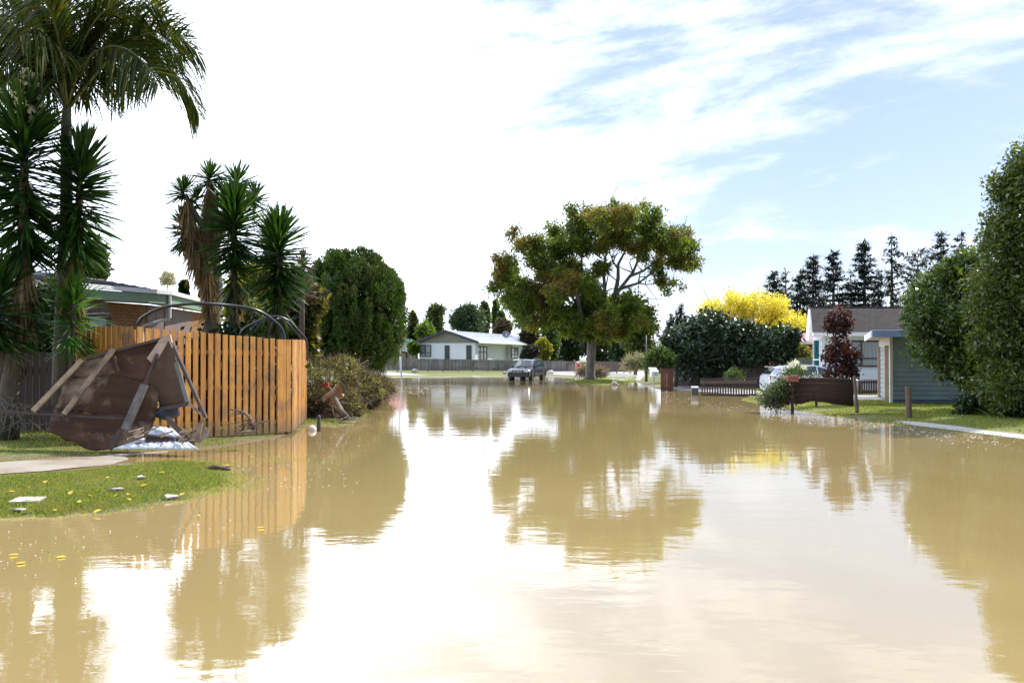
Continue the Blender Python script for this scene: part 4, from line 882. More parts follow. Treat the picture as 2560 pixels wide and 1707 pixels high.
# ---- round conifer
def conifer_ball():
    rng = rs(51); Y = 46; k = F / Y; t = thing('round_conifer', 'big rounded dark green clipped conifer standing behind the brush pile', 'tree', P(900, 985, Y))
    MB().tube([P(898, 990, Y), P(895, 900, Y), P(885, 780, Y)], [.3, .24, .1], 9).build('trunk', bark, t, local=False, smooth=True)
    c = P(880, 790, Y); rx, rz = 131 / k, 158 / k; lob = []
    def prof(z):      # half width against height: egg with a flat skirt
        return math.sqrt(max(0, 1 - abs(z) ** 2.3)) * (1.0 + (.04 if z < 0 else 0))
    for i in range(430):
        z = rng.uniform(-.86, .99) ; a = rng.uniform(0, 6.283); r_ = prof(z)
        e_ = rng.uniform(.86, 1.03); x = math.cos(a) * r_ * rx * e_; y = math.sin(a) * r_ * rx * e_; sc = rng.uniform(.7, 1.35)
        lob.append((c.x + x, c.y + y, c.z + z * rz * .95, .19 * sc, .19 * sc, .38 * sc))
    for x, y, r in ((965, 895, .35), (945, 860, .5), (790, 880, .6), (850, 900, .7), (900, 930, .4), (920, 905, .45), (985, 850, .4), (760, 830, .4), (905, 950, .35), (975, 880, .4)):
        p = P(x, y, Y - .6); lob.append((p.x, p.y, p.z, r, r, r * 1.3))
    B = np.array(lob); n = 72000; kk = rng.choice(len(B), n, p=(B[:, 5] / B[:, 5].sum())); dr = unit(rng.normal(size=(n, 3)) + np.array([0, 0, .35]))
    pos = B[kk, :3] + dr * B[kk, 3:6] * rng.uniform(.75, 1.05, n)[:, None]; d = unit(dr * .55 + np.array([0, 0, .9]) + rng.normal(size=(n, 3)) * .3); s = unit(np.cross(d, rng.normal(size=(n, 3))))
    V, Q = leaf_quads(pos, d, s, rng.uniform(.09, .16, n), rng.uniform(.035, .06, n))
    # inner foliage closes the crown
    m = 16000; a = rng.uniform(0, 6.283, m); z = rng.uniform(-.9, .9, m); r_ = np.array([prof(q) for q in z]) * rng.uniform(.5, .9, m)
    ps = np.stack([c.x + np.cos(a) * r_ * rx, c.y + np.sin(a) * r_ * rx, c.z + z * rz * .93], 1); d2 = unit(rng.normal(size=(m, 3)) + np.array([0, 0, .5])); V2, Q2 = leaf_quads(ps, d2, unit(np.cross(d2, rng.normal(size=(m, 3)))), .32, .17)
    V, Q = merge([(V, Q), (V2, Q2)]); npmesh('crown', V, Q, leafmat('cypress_sprays', [(.018, .045, .006), (.035, .08, .008), (.075, .14, .012)], .3, .5, big=(.065, .06, .012), bigscale=.9), t)
conifer_ball()

# ---- big spreading tree by the far junction
def big_tree():
    rng = rs(61); Y = 72; s = .3507; ox, oy = 1200, 450
    L = [(250, 370, 32, 1), (225, 400, 22, 1), (300, 470, 60), (200, 590, 75), (130, 580, 35, 1), (110, 780, 45), (160, 680, 70), (260, 740, 95), (200, 850, 60), (300, 900, 90), (400, 560, 85), (400, 470, 60), (480, 660, 90), (420, 800, 100), (520, 340, 45, 1), (560, 380, 75), (560, 500, 85), (640, 240, 45, 1), (700, 330, 85),
         (770, 200, 38, 1), (720, 460, 95), (640, 620, 80), (840, 340, 90), (930, 240, 60), (960, 210, 35, 1), (1000, 320, 85), (1070, 240, 50), (1180, 165, 40, 1), (1165, 200, 26, 1), (1120, 330, 85), (1230, 270, 70), (1220, 400, 80), (1000, 440, 60), (860, 480, 60), (1300, 380, 45, 1), (1350, 440, 70), (1440, 400, 60), (1480, 480, 55), (1500, 580, 60), (1540, 600, 35, 1), (1400, 570, 70), (1300, 560, 55, 1),
         (1260, 640, 45, 1), (1290, 720, 45, 1), (1380, 730, 40, 1), (1440, 760, 22, 1), (1340, 790, 22, 1), (1355, 850, 12, 1), (480, 900, 90), (380, 1010, 60), (560, 960, 80), (640, 1000, 70), (780, 800, 70), (830, 880, 100), (720, 920, 90), (900, 990, 100), (820, 1040, 75), (980, 880, 80), (1010, 980, 85), (1080, 940, 65), (1060, 850, 55), (1180, 960, 55), (1220, 1040, 45, 1), (300, 1010, 45), (450, 1020, 40), (700, 1040, 50), (930, 1090, 50), (800, 1100, 55), (700, 1090, 45), (880, 1110, 50), (1000, 1080, 55), (620, 1060, 50), (560, 700, 80), (650, 760, 80), (760, 700, 70), (860, 640, 60), (540, 820, 80), (1110, 1020, 50), (1150, 560, 45, 1), (1090, 470, 55), (1160, 470, 50), (900, 420, 70), (1010, 380, 70), (1300, 470, 60), (1390, 500, 60)]
    bl = pxblobs(L, Y, 4.6, rng, ox, oy, s, dup=2)
    t = thing('ash_tree', 'large spreading green and russet tree on the small grassy island', 'tree', P(1435, 955, Y))
    def q(x, y, dy=0): return P(ox + x * s, oy + y * s, Y + dy)
    mb = MB(); mb.tube([q(783, 1450), q(785, 1400), q(790, 1300), q(795, 1180), q(800, 1130)], [.62, .38, .32, .34, .34], 14)
    mb.tube([q(800, 1150), q(840, 1050), (q(900, 950, .5)), q(960, 830, .8), q(985, 700, .6), q(985, 600, 0), q(1050, 480, -.5), q(1080, 380)], [.28, .25, .22, .18, .14, .11, .07, .03], 9)
    mb.tube([q(795, 1160), q(750, 1080, -.4), q(715, 950, -1), q(700, 830, -1), q(640, 760, -.5), q(520, 680, 0), q(400, 600)], [.25, .22, .19, .15, .11, .07, .03], 9)
    for pts, r in (([(960, 830), (1010, 760), (1090, 660), (1140, 540), (1170, 430), (1180, 250)], .2), ([(1000, 775), (1080, 750), (1130, 735), (1190, 690), (1260, 640), (1380, 590)], .16), ([(1060, 690), (1160, 650), (1230, 600), (1330, 520), (1440, 440)], .14), ([(880, 980), (890, 800), (880, 640), (900, 520), (920, 350)], .22), ([(905, 620), (960, 560), (1000, 470)], .09),
                   ([(700, 850), (690, 780), (720, 640), (730, 500), (700, 350)], .2), ([(640, 800), (540, 780), (420, 790), (280, 760)], .14), ([(640, 860), (540, 840), (430, 880), (330, 930)], .13), ([(985, 640), (940, 560), (900, 450)], .09), ([(1130, 735), (1180, 745), (1270, 740), (1370, 745)], .07), ([(1040, 850), (1120, 870), (1180, 950), (1210, 1030)], .1), ([(560, 900), (470, 960), (380, 1010)], .1),
                   ([(870, 560), (760, 480), (640, 400)], .08), ([(930, 330), (935, 240), (925, 165)], .03)):
        dy = rng.uniform(-1.5, 1.5); mb.tube([q(x, y, dy * i / len(pts)) for i, (x, y) in enumerate(pts)], [max(.02, r * .8 * (1 - i / len(pts))) for i in range(len(pts))], 7)
        for _ in range(7):
            i = rng.integers(1, len(pts)); p = q(*pts[i], dy * i / len(pts)); e = p + Vector(rng.normal(size=3)) * 1.0 + Vector((0, 0, .6)); mb.tube([p, (p + e) / 2 + Vector(rng.normal(size=3)) * .15, e], [r * .25 + .01, r * .15 + .01, .01], 5)
    mb.build('trunk', bark_pale, t, local=False, smooth=True)
    parts = [crown_leaves(bl, 6600, 15, .17, .28, .11, rng, lo=.25, out=.3, droop=.25, flat=.4)]
    V, Q = merge(parts); npmesh('crown', V, Q, G_ash, t)
big_tree()

# ---- right hand trees
def right_trees():
    rng = rs(71); s = .3508; ox, oy = 1850, 550; Y = 29.5
    L = [(1560, 340, 90), (1480, 400, 90), (1660, 330, 80), (1400, 470, 95), (1330, 540, 80), (1280, 600, 70), (1250, 680, 60), (1290, 740, 75), (1240, 800, 40, 1), (1380, 640, 110), (1500, 560, 120), (1620, 480, 110), (1480, 720, 120), (1350, 850, 70), (1330, 940, 55), (1310, 990, 25, 1), (1420, 880, 95), (1420, 1000, 60, 1), (1520, 860, 110), (1540, 1000, 90), (1500, 1080, 55), (1600, 1090, 75), (1650, 900, 120), (1700, 640, 120), (1760, 780, 120), (1700, 1050, 100), (1800, 980, 120), (1840, 1100, 110), (1900, 900, 110), (1720, 400, 80), (1640, 1150, 50), (1560, 250, 18, 1)]
    bl = pxblobs(L, Y, 1.5, rng, ox, oy, s, dup=2)
    b0 = ongrass(2520, 1062); tree('rhododendron_tree', 'dense rounded glossy dark tree overhanging the grey green garage', 'tree', bl, [(Vector((14.9, 29.3, 0)), .22), (Vector((14.8, 29.3, .9)), .17), (Vector((14.6, 29.4, 1.8)), .14)], leafmat('rhododendron_leaves', [(.02, .045, .012), (.045, .085, .018), (.12, .16, .03)], .3, .22), bark, 72, tufts=4300, per=13, spread=.12, L=.135, W=.052, lo=.45, core=900, nl=10, out=.55)
    L2 = [(2530, 420, 30), (2560, 400, 40), (2500, 470, 30, 1), (2478, 455, 14, 1), (2520, 490, 45), (2560, 480, 50), (2480, 560, 32), (2500, 600, 45), (2470, 620, 30, 1), (2540, 580, 60), (2580, 620, 60), (2500, 690, 50), (2540, 740, 60), (2590, 720, 60), (2560, 850, 70), (2600, 860, 70), (2610, 500, 60), (2600, 400, 50), (2640, 640, 70), (2560, 950, 60), (2620, 980, 60), (2465, 590, 16, 1), (2592, 350, 25, 1)]
    L2 += [(2465, 700, 42), (2455, 780, 50), (2470, 860, 60), (2490, 960, 60)]; bl = pxblobs(L2, 26.5, 1.1, rng, 12, 0, 1, dup=2)
    tree('evergreen_tree', 'tall upright tree with yellow green tips cut by the right edge', 'tree', bl, [(P(2570, 1088, 26.5), .25), (P(2570, 960, 26.5), .2), (P(2565, 800, 26.5), .15)], leafmat('yellow_tipped_leaves', [(.02, .04, .010), (.05, .085, .014), (.14, .17, .025)], .35, .3), bark, 73, tufts=4200, per=13, spread=.13, L=.125, W=.05, lo=.4, core=900, nl=5, out=.5)
    L3 = [(2420, 1010, 22), (2440, 1000, 28), (2410, 1030, 18), (2450, 1035, 25), (2475, 1020, 22)]
    tree('low_shrub', 'knee high dark leafy shrub below the rounded tree on the right lawn', 'shrub', pxblobs(L3, 27.5, .3, rng), [(ongrass(2440, 1064), .03), (P(2440, 1045, 27.5), .025), (P(2440, 1025, 27.5), .02)], G_dark, bark, 74, tufts=420, per=8, spread=.07, L=.10, W=.05, nl=5)
    L4 = [(2530, 1030, 26), (2555, 1020, 28), (2540, 1050, 22), (2580, 1040, 26), (2510, 1045, 14)]
    tree('low_shrub', 'low dark shrub at the right edge beside the strappy plant', 'shrub', pxblobs(L4, 26, .3, rng), [(ongrass(2550, 1078), .03), (P(2550, 1060, 26), .025), (P(2550, 1040, 26), .02)], G_dark, bark, 75, tufts=420, per=8, spread=.07, L=.10, W=.05, nl=5)
    t = thing('flax_plant', 'small strappy bright green plant between the two low shrubs', 'plant', P(2482, 1055, 26.8)); c = P(2482, 1052, 26.8)
    V, Q = rosette(tuple(c), tuple(c + Vector((0, 0, .15))), 90, .62, .035, rng, low=.4, droop=.35); npmesh('leaves', V, Q, G_bright, t)
    MB().tube([c - Vector((0, 0, .15)), c + Vector((0, 0, .1))], .05, 7).build('base', bark, t, local=False)
right_trees()

# ---- camellia hedge trees, yellow tree and the rest of the middle right
def mid_right():
    rng = rs(81); s = .2551; ox, oy = 1600, 700
    sets = [('dark glossy shrub tree, tallest of the pair behind the red brown slats', [(300, 560, 70), (360, 640, 90), (280, 680, 60), (450, 520, 90), (560, 440, 80), (640, 380, 60), (700, 400, 80), (600, 560, 120), (480, 680, 110), (720, 520, 110), (350, 760, 70), (560, 760, 110), (700, 700, 110), (430, 800, 70), (780, 600, 80), (420, 860, 60), (620, 860, 70)], 56, 330),
            ('dark glossy shrub tree in front of the yellow autumn tree', [(860, 500, 70), (940, 480, 70), (1050, 480, 70), (900, 600, 100), (1030, 580, 100), (1150, 540, 80), (1180, 640, 80), (1080, 700, 90), (940, 720, 100), (1250, 680, 55), (1200, 740, 60), (880, 800, 60), (1060, 790, 50)], 55, 620),
            ('small rounded dark glossy shrub tree beside the satellite dish', [(1330, 560, 50), (1400, 540, 50), (1450, 580, 45), (1350, 640, 60), (1430, 650, 50), (1400, 700, 35)], 54, 1380)]
    for lab, L, Y, tx in sets:
        bl = pxblobs(L, Y, 2.0, rng, ox, oy + 6, s, dup=2); gx = P(ox + tx * s, 0, Y).x
        tree('camellia', lab, 'shrub', bl, [(Vector((gx, Y, .0)), .14), (Vector((gx + .1, Y, .8)), .11), (Vector((gx, Y, 1.5)), .09)], leafmat('camellia_leaves', [(.010, .024, .012), (.02, .045, .020), (.05, .08, .036)], .15, .36), bark, 82 + tx, tufts=int(95 * len(L)), per=11, spread=.2, L=.20, W=.10, lo=.4, core=int(25 * len(L)), nl=7, group=None)
    bl = pxblobs([(700, 260, 60), (640, 300, 45), (780, 300, 50), (860, 190, 60), (940, 170, 60), (1000, 250, 80), (900, 300, 80), (1100, 200, 70), (1180, 160, 55), (1200, 240, 80), (1100, 320, 90), (1300, 240, 70), (1380, 230, 50), (1250, 350, 90), (1380, 330, 60), (1350, 430, 60), (1000, 380, 70), (850, 380, 50), (620, 270, 30), (1200, 430, 70), (1500, 360, 45), (1560, 400, 60), (1600, 420, 45), (1520, 440, 45), (1450, 420, 40)], 82, 3.0, rng, ox, oy, s, dup=2)
    gx = P(ox + 1100 * s, 0, 82).x
    tree('autumn_tree', 'bright yellow autumn tree above the dark shrubs', 'tree', bl, [(Vector((gx, 82, .1)), .25), (Vector((gx, 82, 1.8)), .2), (Vector((gx, 82, 2.6)), .16)], G_yellow, bark, 84, tufts=1200, per=10, spread=.22, L=.22, W=.11, lo=.3, nl=16, out=.3)
    # little reddish shrub crown seen above the camellias
    quick_tree('bronze_shrub', 'small reddish shrub top between the yellow tree and dark shrubs', 1830, 795, 850, 40, 70, leafmat('reddish_leaves', [(.2, .07, .05), (.26, .12, .08), (.15, .10, .04)], .3), 85, n=4, L=.2, W=.1)
    # fastigiate green conifer with spires
    t = thing('cypress', 'bright green cypress with thin dark spires at its top', 'tree', P(1690, 935, 66)); bl = []; tr = MB()
    for x, y0, y1, r in ((1702, 772, 830, 5), (1693, 784, 840, 5), (1679, 793, 850, 6), (1712, 790, 840, 4), (1670, 812, 860, 5)):
        a, b_ = P(x, y0, 66), P(x, y1, 66); 
        for k in range(7): p = a.lerp(b_, k / 6); bl.append((p.x, p.y, p.z, r / 38 * (.5 + .6 * k / 6), r / 38 * (.5 + .6 * k / 6), .3))
    V1, Q1 = crown_leaves(bl, 700, 6, .06, .16, .06, rng, lo=.2, out=.3, droop=-.6); tr.tube([P(1690, 945, 66), P(1692, 860, 66), P(1700, 790, 66)], [.2, .14, .04], 7)
    npmesh('spires', V1, Q1, G_blue, t); bl = pxblobs([(1700, 830, 16), (1680, 850, 18), (1715, 850, 16), (1665, 870, 16), (1690, 880, 24), (1655, 890, 14), (1700, 910, 24)], 66, 1.0, rng)
    V1, Q1 = crown_leaves(bl, 800, 9, .15, .2, .08, rng, lo=.4, droop=-.5); npmesh('crown', V1, Q1, G_bright, t); tr.build('trunk', bark, t, local=False)
    tree('shrub', 'glossy pale leaved shrub spilling over behind the letterbox', 'shrub', pxblobs([(1640, 895, 16), (1655, 890, 18), (1668, 902, 15), (1625, 905, 12), (1650, 910, 14)], 54, .6, rng), [(P(1655, 945, 54), .06), (P(1655, 925, 54), .05), (P(1655, 910, 54), .04)], G_mid, bark, 86, tufts=520, per=9, spread=.13, L=.2, W=.09)
    tree('shrub', 'green shrub with orange flowers above the pale board fence', 'shrub', pxblobs([(1965, 888, 10), (1980, 880, 12), (2000, 878, 13), (2012, 888, 10), (1990, 890, 10)], 61, .6, rng), [(P(1990, 935, 61), .06), (P(1990, 910, 61), .05), (P(1990, 895, 61), .04)], leafmat('orange_flecked_leaves', [(.04, .09, .02), (.08, .14, .03), (.5, .28, .03)], .4), bark, 87, tufts=420, per=8, spread=.15, L=.17, W=.08)
    # low plants in front of the dark fence
    tree('shrub', 'low weedy green plant in front of the very dark fence', 'shrub', pxblobs([(1825, 940, 9), (1835, 935, 10), (1845, 942, 8)], 50, .3, rng), [(P(1835, 968, 50), .03), (P(1835, 955, 50), .025), (P(1835, 945, 50), .02)], G_mid, bark, 88, tufts=120, per=7, spread=.1, L=.16, W=.05)
mid_right()

# purple maple
t = thing('purple_maple', 'slim dark purple leaved maple in front of the white house window', 'tree', P(2088, 1000, 34)); rng = rs(91)
mb = MB(); mb.tube([P(2090, 1003, 34), P(2089, 930, 34), P(2088, 850, 34), P(2093, 770, 34)], [.05, .045, .035, .012], 7)
for a_, b2 in (((2089, 930), (2120, 900)), ((2089, 920), (2065, 895)), ((2088, 880), (2118, 862)), ((2088, 845), (2072, 815)), ((2089, 830), (2118, 795)), ((2089, 900), (2128, 930)), ((2089, 940), (2060, 925))): mb.tube([P(*a_, 34), P(*b2, 34 + rng.uniform(-.3, .3))], [.02, .006], 5)
mb.build('trunk', bark, t, local=False)
bl = pxblobs([(2088, 785, 14), (2082, 805, 14), (2108, 790, 14), (2115, 810, 13), (2095, 815, 12), (2110, 830, 9), (2078, 822, 10), (2092, 850, 8, 1), (2092, 870, 9, 1), (2078, 870, 10), (2116, 868, 14), (2125, 890, 15), (2105, 890, 14), (2080, 895, 14), (2070, 885, 9), (2120, 920, 14), (2095, 925, 12), (2075, 930, 14), (2130, 935, 10), (2105, 940, 12)], 34, .35, rng, dup=1)
V, Q = crown_leaves(bl, 400, 9, .09, .12, .09, rng, lo=.2, out=.3, droop=.3); npmesh('crown', V, Q, G_purple, t)

# ---- far conifer row
def pine(name, label, tx, ty, half, Y, seed, dens=1.0, flat=False, basepy=905):
    rng = rs(seed); tp = P(tx, ty, Y); bs = P(tx + rng.uniform(-3, 3), basepy, Y); Hh = tp.z; w = half / F * Y
    t = thing(name, label, 'conifer', (bs.x, Y, .0), 0, 'conifer row on the skyline'); mb = MB(); mb.tube([Vector((bs.x, Y, 0)), Vector(((bs.x + tp.x) / 2, Y, Hh * .5)), Vector((tp.x, Y, Hh))], [Hh * .022, Hh * .014, .03], 7)
    pos = []; dr = []; n = int(74 * dens)
    for i in range(n):
        wh = 17; k = min(.995, (int(i / n * wh) + rng.uniform(.3, .55)) / wh); zz = Hh * (.26 + .73 * k); f = (1 - k)
        ln = w * 1.65 * ((.07 + 1.1 * f ** .8) if not flat else (.9 - .5 * abs(k - .75))) * rng.uniform(.55, 1.15) * (1 if k < .97 else .4)
        a = rng.uniform(0, 6.283); x0 = tp.x + (bs.x - tp.x) * f; dir_ = Vector((math.cos(a), math.sin(a), rng.uniform(-.25, .05) + (.3 if flat else 0) + .25 * k)); q = [Vector((x0, Y, zz)) + dir_ * ln * s_ + Vector((0, 0, .12 * ln * s_ * s_)) for s_ in (0, .5, 1)]
        mb.tube(q, [Hh * .0045 + .02, .03, .015], 4, cap=False); m = int((34 * ln / w + 10) * dens ** .3)
        s_ = rng.uniform(.12, 1.05, m)[:, None]; base_ = np.array(q[0]) * (1 - s_) + np.array(q[2]) * s_
        pos.append(base_ + rng.normal(size=(m, 3)) * np.array([.26, .26, .09]) * (.5 + w * .12)); dr.append(np.tile(np.array([math.cos(a), math.sin(a), -.25]), (m, 1)) + rng.normal(size=(m, 3)) * .55)
    pos = np.concatenate(pos); dr = unit(np.concatenate(dr)); s2 = unit(np.cross(dr, np.array([0, 0, 1.0]) + rng.normal(size=dr.shape) * .3))
    mb.build('trunk', bark, t, local=False); V, Q = leaf_quads(pos, dr, s2, rng.uniform(.45, .9, len(pos)), rng.uniform(.16, .30, len(pos))); npmesh('crown', V, Q, G_blue, t)
cons = [(1932, 675, 26, 1.1, 'short full conifer at the left end of the skyline row'), (1964, 673, 18, .5, 'thin sparse conifer second from the left end of the row'), (2001, 671, 24, .9, 'narrow conifer tucked against a taller full one in the row'), (2033, 634, 30, 1.5, 'dense conifer just above the left gable of the tiled roof'), (2083, 624, 31, 1.2, 'full conifer rising above the purple maple'),
        (2127, 671, 18, .5, 'small thin conifer in the shade of the densest pyramid shaped one'), (2160, 599, 34, 1.6, 'densest pyramid shaped conifer in the middle of the row'), (2195, 676, 16, .5, 'small thin conifer just left of the tallest bare branched one'), (2229, 582, 33, .75, 'tallest open conifer with bare looking tiers of branches'), (2294, 631, 33, .8, 'flat topped conifer between two taller ones'),
        (2352, 575, 30, 1.3, 'dark dense conifer right of the flat topped one'), (2404, 573, 34, .8, 'open wide conifer behind the rounded glossy tree'), (2455, 597, 24, .7, 'rightmost conifer of the row beside the tall evergreen')]
for i, (x, y, h, dn, lb) in enumerate(cons): pine('conifer', lb, x, y, h, 140 + (i * 7) % 12, 100 + i, dn, flat=(i == 9))
pine('conifer', 'small lone conifer tip showing above the rounded yucca', 683, 525, 13, 60, 120, .8)

# ---- background trees
qt = quick_tree
qt('poplar', 'slim olive tree at far left of the skyline behind the street sign', 1033, 776, 838, 24, 155, G_olive, 201, n=5, slim=True)
qt('tree', 'dark low tree under the slim olive one beside the red roof', 1036, 808, 850, 36, 150, G_dark, 202, n=5)
qt('poplar', 'broad feathery olive tree behind the left end of the white house', 1085, 763, 850, 60, 150, G_olive, 203, n=10, lo=.2, dens=.75, L=.5, W=.2)
qt('tree', 'bright green bushy tree touching the left gable of the white house', 1068, 812, 860, 58, 130, G_bright, 204, n=7)
qt('shrub', 'bright green shrub between the straw panels and the white house', 1032, 856, 885, 28, 116, G_bright, 205, n=4, cat='shrub')
qt('tree', 'round dark green tree behind the middle of the pale metal roof', 1172, 770, 850, 92, 140, leafmat('bluish_green_leaves', [(.025, .05, .02), (.045, .075, .035), (.09, .13, .07)], .3, .35), 206, n=12)
qt('poplar', 'tall slender tree between the round dark tree and its thin neighbour', 1214, 756, 840, 30, 150, G_olive, 207, n=6, slim=True)
qt('poplar', 'thin slender tree rising right above the satellite dish', 1238, 757, 840, 18, 152, G_mid, 208, n=5, slim=True)
qt('tree', 'small pale tree partly behind the left edge of the spreading crown', 1252, 778, 845, 28, 145, G_mid, 209, n=5)
qt('bronze_shrub', 'round bronze coloured bush showing above the pale metal roof', 1256, 802, 850, 46, 135, G_brown, 210, n=6)
qt('bronze_tree', 'dark bronze tree at the right end of the white house', 1318, 815, 900, 58, 132, leafmat('dark_bronze_leaves', [(.03, .02, .015), (.045, .03, .02), (.05, .045, .015)], .2), 211, n=8)
qt('tree', 'leafy green tree directly right of the white house', 1372, 815, 915, 70, 118, G_mid, 212, n=9)
qt('tree', 'dark green tree behind the left of the big trunk', 1425, 795, 915, 90, 122, G_dark, 213, n=10)
qt('tree', 'dense very dark tree right behind the big trunk', 1500, 800, 915, 100, 116, G_dark, 214, n=11)
qt('tree', 'mid green tree arching over the far driveway', 1588, 752, 890, 100, 96, leafmat('mixed_green_leaves', [(.03, .055, .012), (.06, .085, .018), (.10, .12, .03)], .4), 215, n=11)
qt('tree', 'dark tree behind the thin grey pole', 1560, 800, 900, 90, 110, G_dark, 216, n=9)
qt('hedge', 'dark clipped bush in front of the right end of the white house', 1322, 866, 902, 44, 112, leafmat('grey_purple_leaves', [(.03, .03, .03), (.05, .05, .04), (.08, .07, .06)], .2), 217, n=5, cat='shrub')
qt('shrub', 'yellow green shrub at the right corner of the white house', 1358, 848, 905, 40, 114, G_yg, 218, n=5, cat='shrub')
qt('tree', 'airy green tree standing between the palm trunk and brick house', 235, 600, 700, 80, 60, G_mid, 219, n=7, lo=.2, dens=.6)
t = qt('weeping_tree', 'pale wispy treetop just above the brick house roof', 418, 680, 712, 56, 90, leafmat('pale_wisps', [(.34, .33, .28), (.42, .40, .34), (.5, .48, .42)], .3), 220, n=5, lo=.2, dens=.22, L=.3, W=.1)
qt('cypress', 'tiny dark cypress tip over the brick house roof', 460, 706, 760, 10, 70, G_dark, 221, n=3, slim=True)
qt('cypress', 'tinier bushy cypress tip right of the other over the roof', 510, 727, 770, 10, 70, G_mid, 222, n=3, slim=True)
qt('shrub', 'yellow green shrub glowing behind the pineapple shaped yucca', 610, 665, 860, 130, 38, G_yg, 223, n=10, L=.25, W=.14, cat='shrub')
qt('shrub', 'dark shrub with yellow flecks between the rounded yucca and conifer', 745, 690, 900, 130, 37, leafmat('dark_yellow_flecked', [(.02, .03, .01), (.05, .06, .015), (.22, .19, .03)], .3), 224, n=12, L=.24, W=.13, cat='shrub')
qt('shrub', 'olive shrub low behind the shaggy trunk and the orange fence', 640, 760, 900, 110, 35, G_olive, 225, n=8, L=.22, W=.12, cat='shrub')
qt('shrub', 'dark bushy shrub filling the gap behind the left yucca trunk', 40, 720, 1040, 220, 21.6, G_dark, 226, n=14, L=.16, W=.08, cat='shrub')
qt('shrub', 'dark leafy shrub with bright spots behind the palm trunk', 130, 700, 980, 150, 22.2, leafmat('dark_flecked_leaves', [(.012, .025, .008), (.03, .05, .012), (.12, .16, .03)], .3, .25), 227, n=12, L=.14, W=.07, cat='shrub')
# distant hedges close the horizon
qt('hedge_tree', 'rounded green tree just right of the round conifer and low behind the fence', 935, 845, 900, 60, 160, G_mid, 228, n=6)
qt('tree', 'dark tree low behind the right brick house', 1960, 800, 890, 120, 100, G_dark, 229, n=10)

# ================================================================== vehicles
def loft(secs, close=True):
    """secs: list of (y, [(x,z)...]) outlines of equal count, right half from bottom centre round to top centre"""
    mb = MB(); rings = []
    for y, pts in secs:
        ring = [(x, y, z) for x, z in pts] + [(-x, y, z) for x, z in reversed(pts)]; b = len(mb.v); mb.v += ring; rings.append((b, len(ring)))
    for (a, n), (b, _) in zip(rings, rings[1:]):
        for j in range(n): j2 = (j + 1) % n; mb.f.append((a + j, b + j, b + j2, a + j2)); mb.uv.append(None)
    for (a, n), rev in ((rings[0], False), (rings[-1], True)):
        f = tuple(range(a, a + n)); mb.f.append(f[::-1] if rev else f); mb.uv.append(None)
    return mb
tyre_m = mat('black_rubber', (.02, .02, .022), (.03, .03, .03), 6, .8)
rim_m = mat('alloy_rim', (.42, .43, .45), (.35, .36, .38), 3, .3, metal=.8)
lamp_m = mat('headlamp_lens', (.45, .5, .55), (.6, .64, .68), 12, .1, coat=1)
red_lamp = mat('tail_lamp_lens', (.35, .02, .02), (.25, .01, .01), 6, .15, coat=1)
chrome = mat('chrome_trim', (.6, .62, .65), (.5, .52, .55), 3, .15, metal=.9)
cglass = mat('tinted_car_glass', (.03, .06, .065), (.02, .04, .05), 1, .04, spec=.9, coat=1)
def wheel(parent, x, y, z, r, w):
    s = 1 if x > 0 else -1; m = MB(); n = 22
    prof = [(r * .62, w / 2), (r * .95, w / 2), (r, w * .38), (r, -w * .38), (r * .95, -w / 2), (r * .62, -w / 2)]
    for j in range(n):
        a = 2 * math.pi * j / n
        for pr, px in prof: m.v.append((x + px * s, y + math.cos(a) * pr, z + math.sin(a) * pr))
    k = len(prof)
    for j in range(n):
        for i in range(k - 1): m.f.append((j * k + i, j * k + i + 1, (j + 1) % n * k + i + 1, (j + 1) % n * k + i)); m.uv.append(None)
    o = m.build('wheel', tyre_m, parent, smooth=True); rm = MB(); xo = x + s * w * .36
    for j in range(6):
        a = 2 * math.pi * j / 6; rm.bar((xo, y, z), (xo, y + math.cos(a) * r * .62, z + math.sin(a) * r * .62), .05, .07, up=(1, 0, 0))
    rm.tube([(xo - s * .05, y, z), (xo + s * .02, y, z)], r * .16, 10); rm.tube([(xo - s * .06, y, z), (xo - s * .03, y, z)], r * .64, 20); rm.build('rim', rim_m, o)
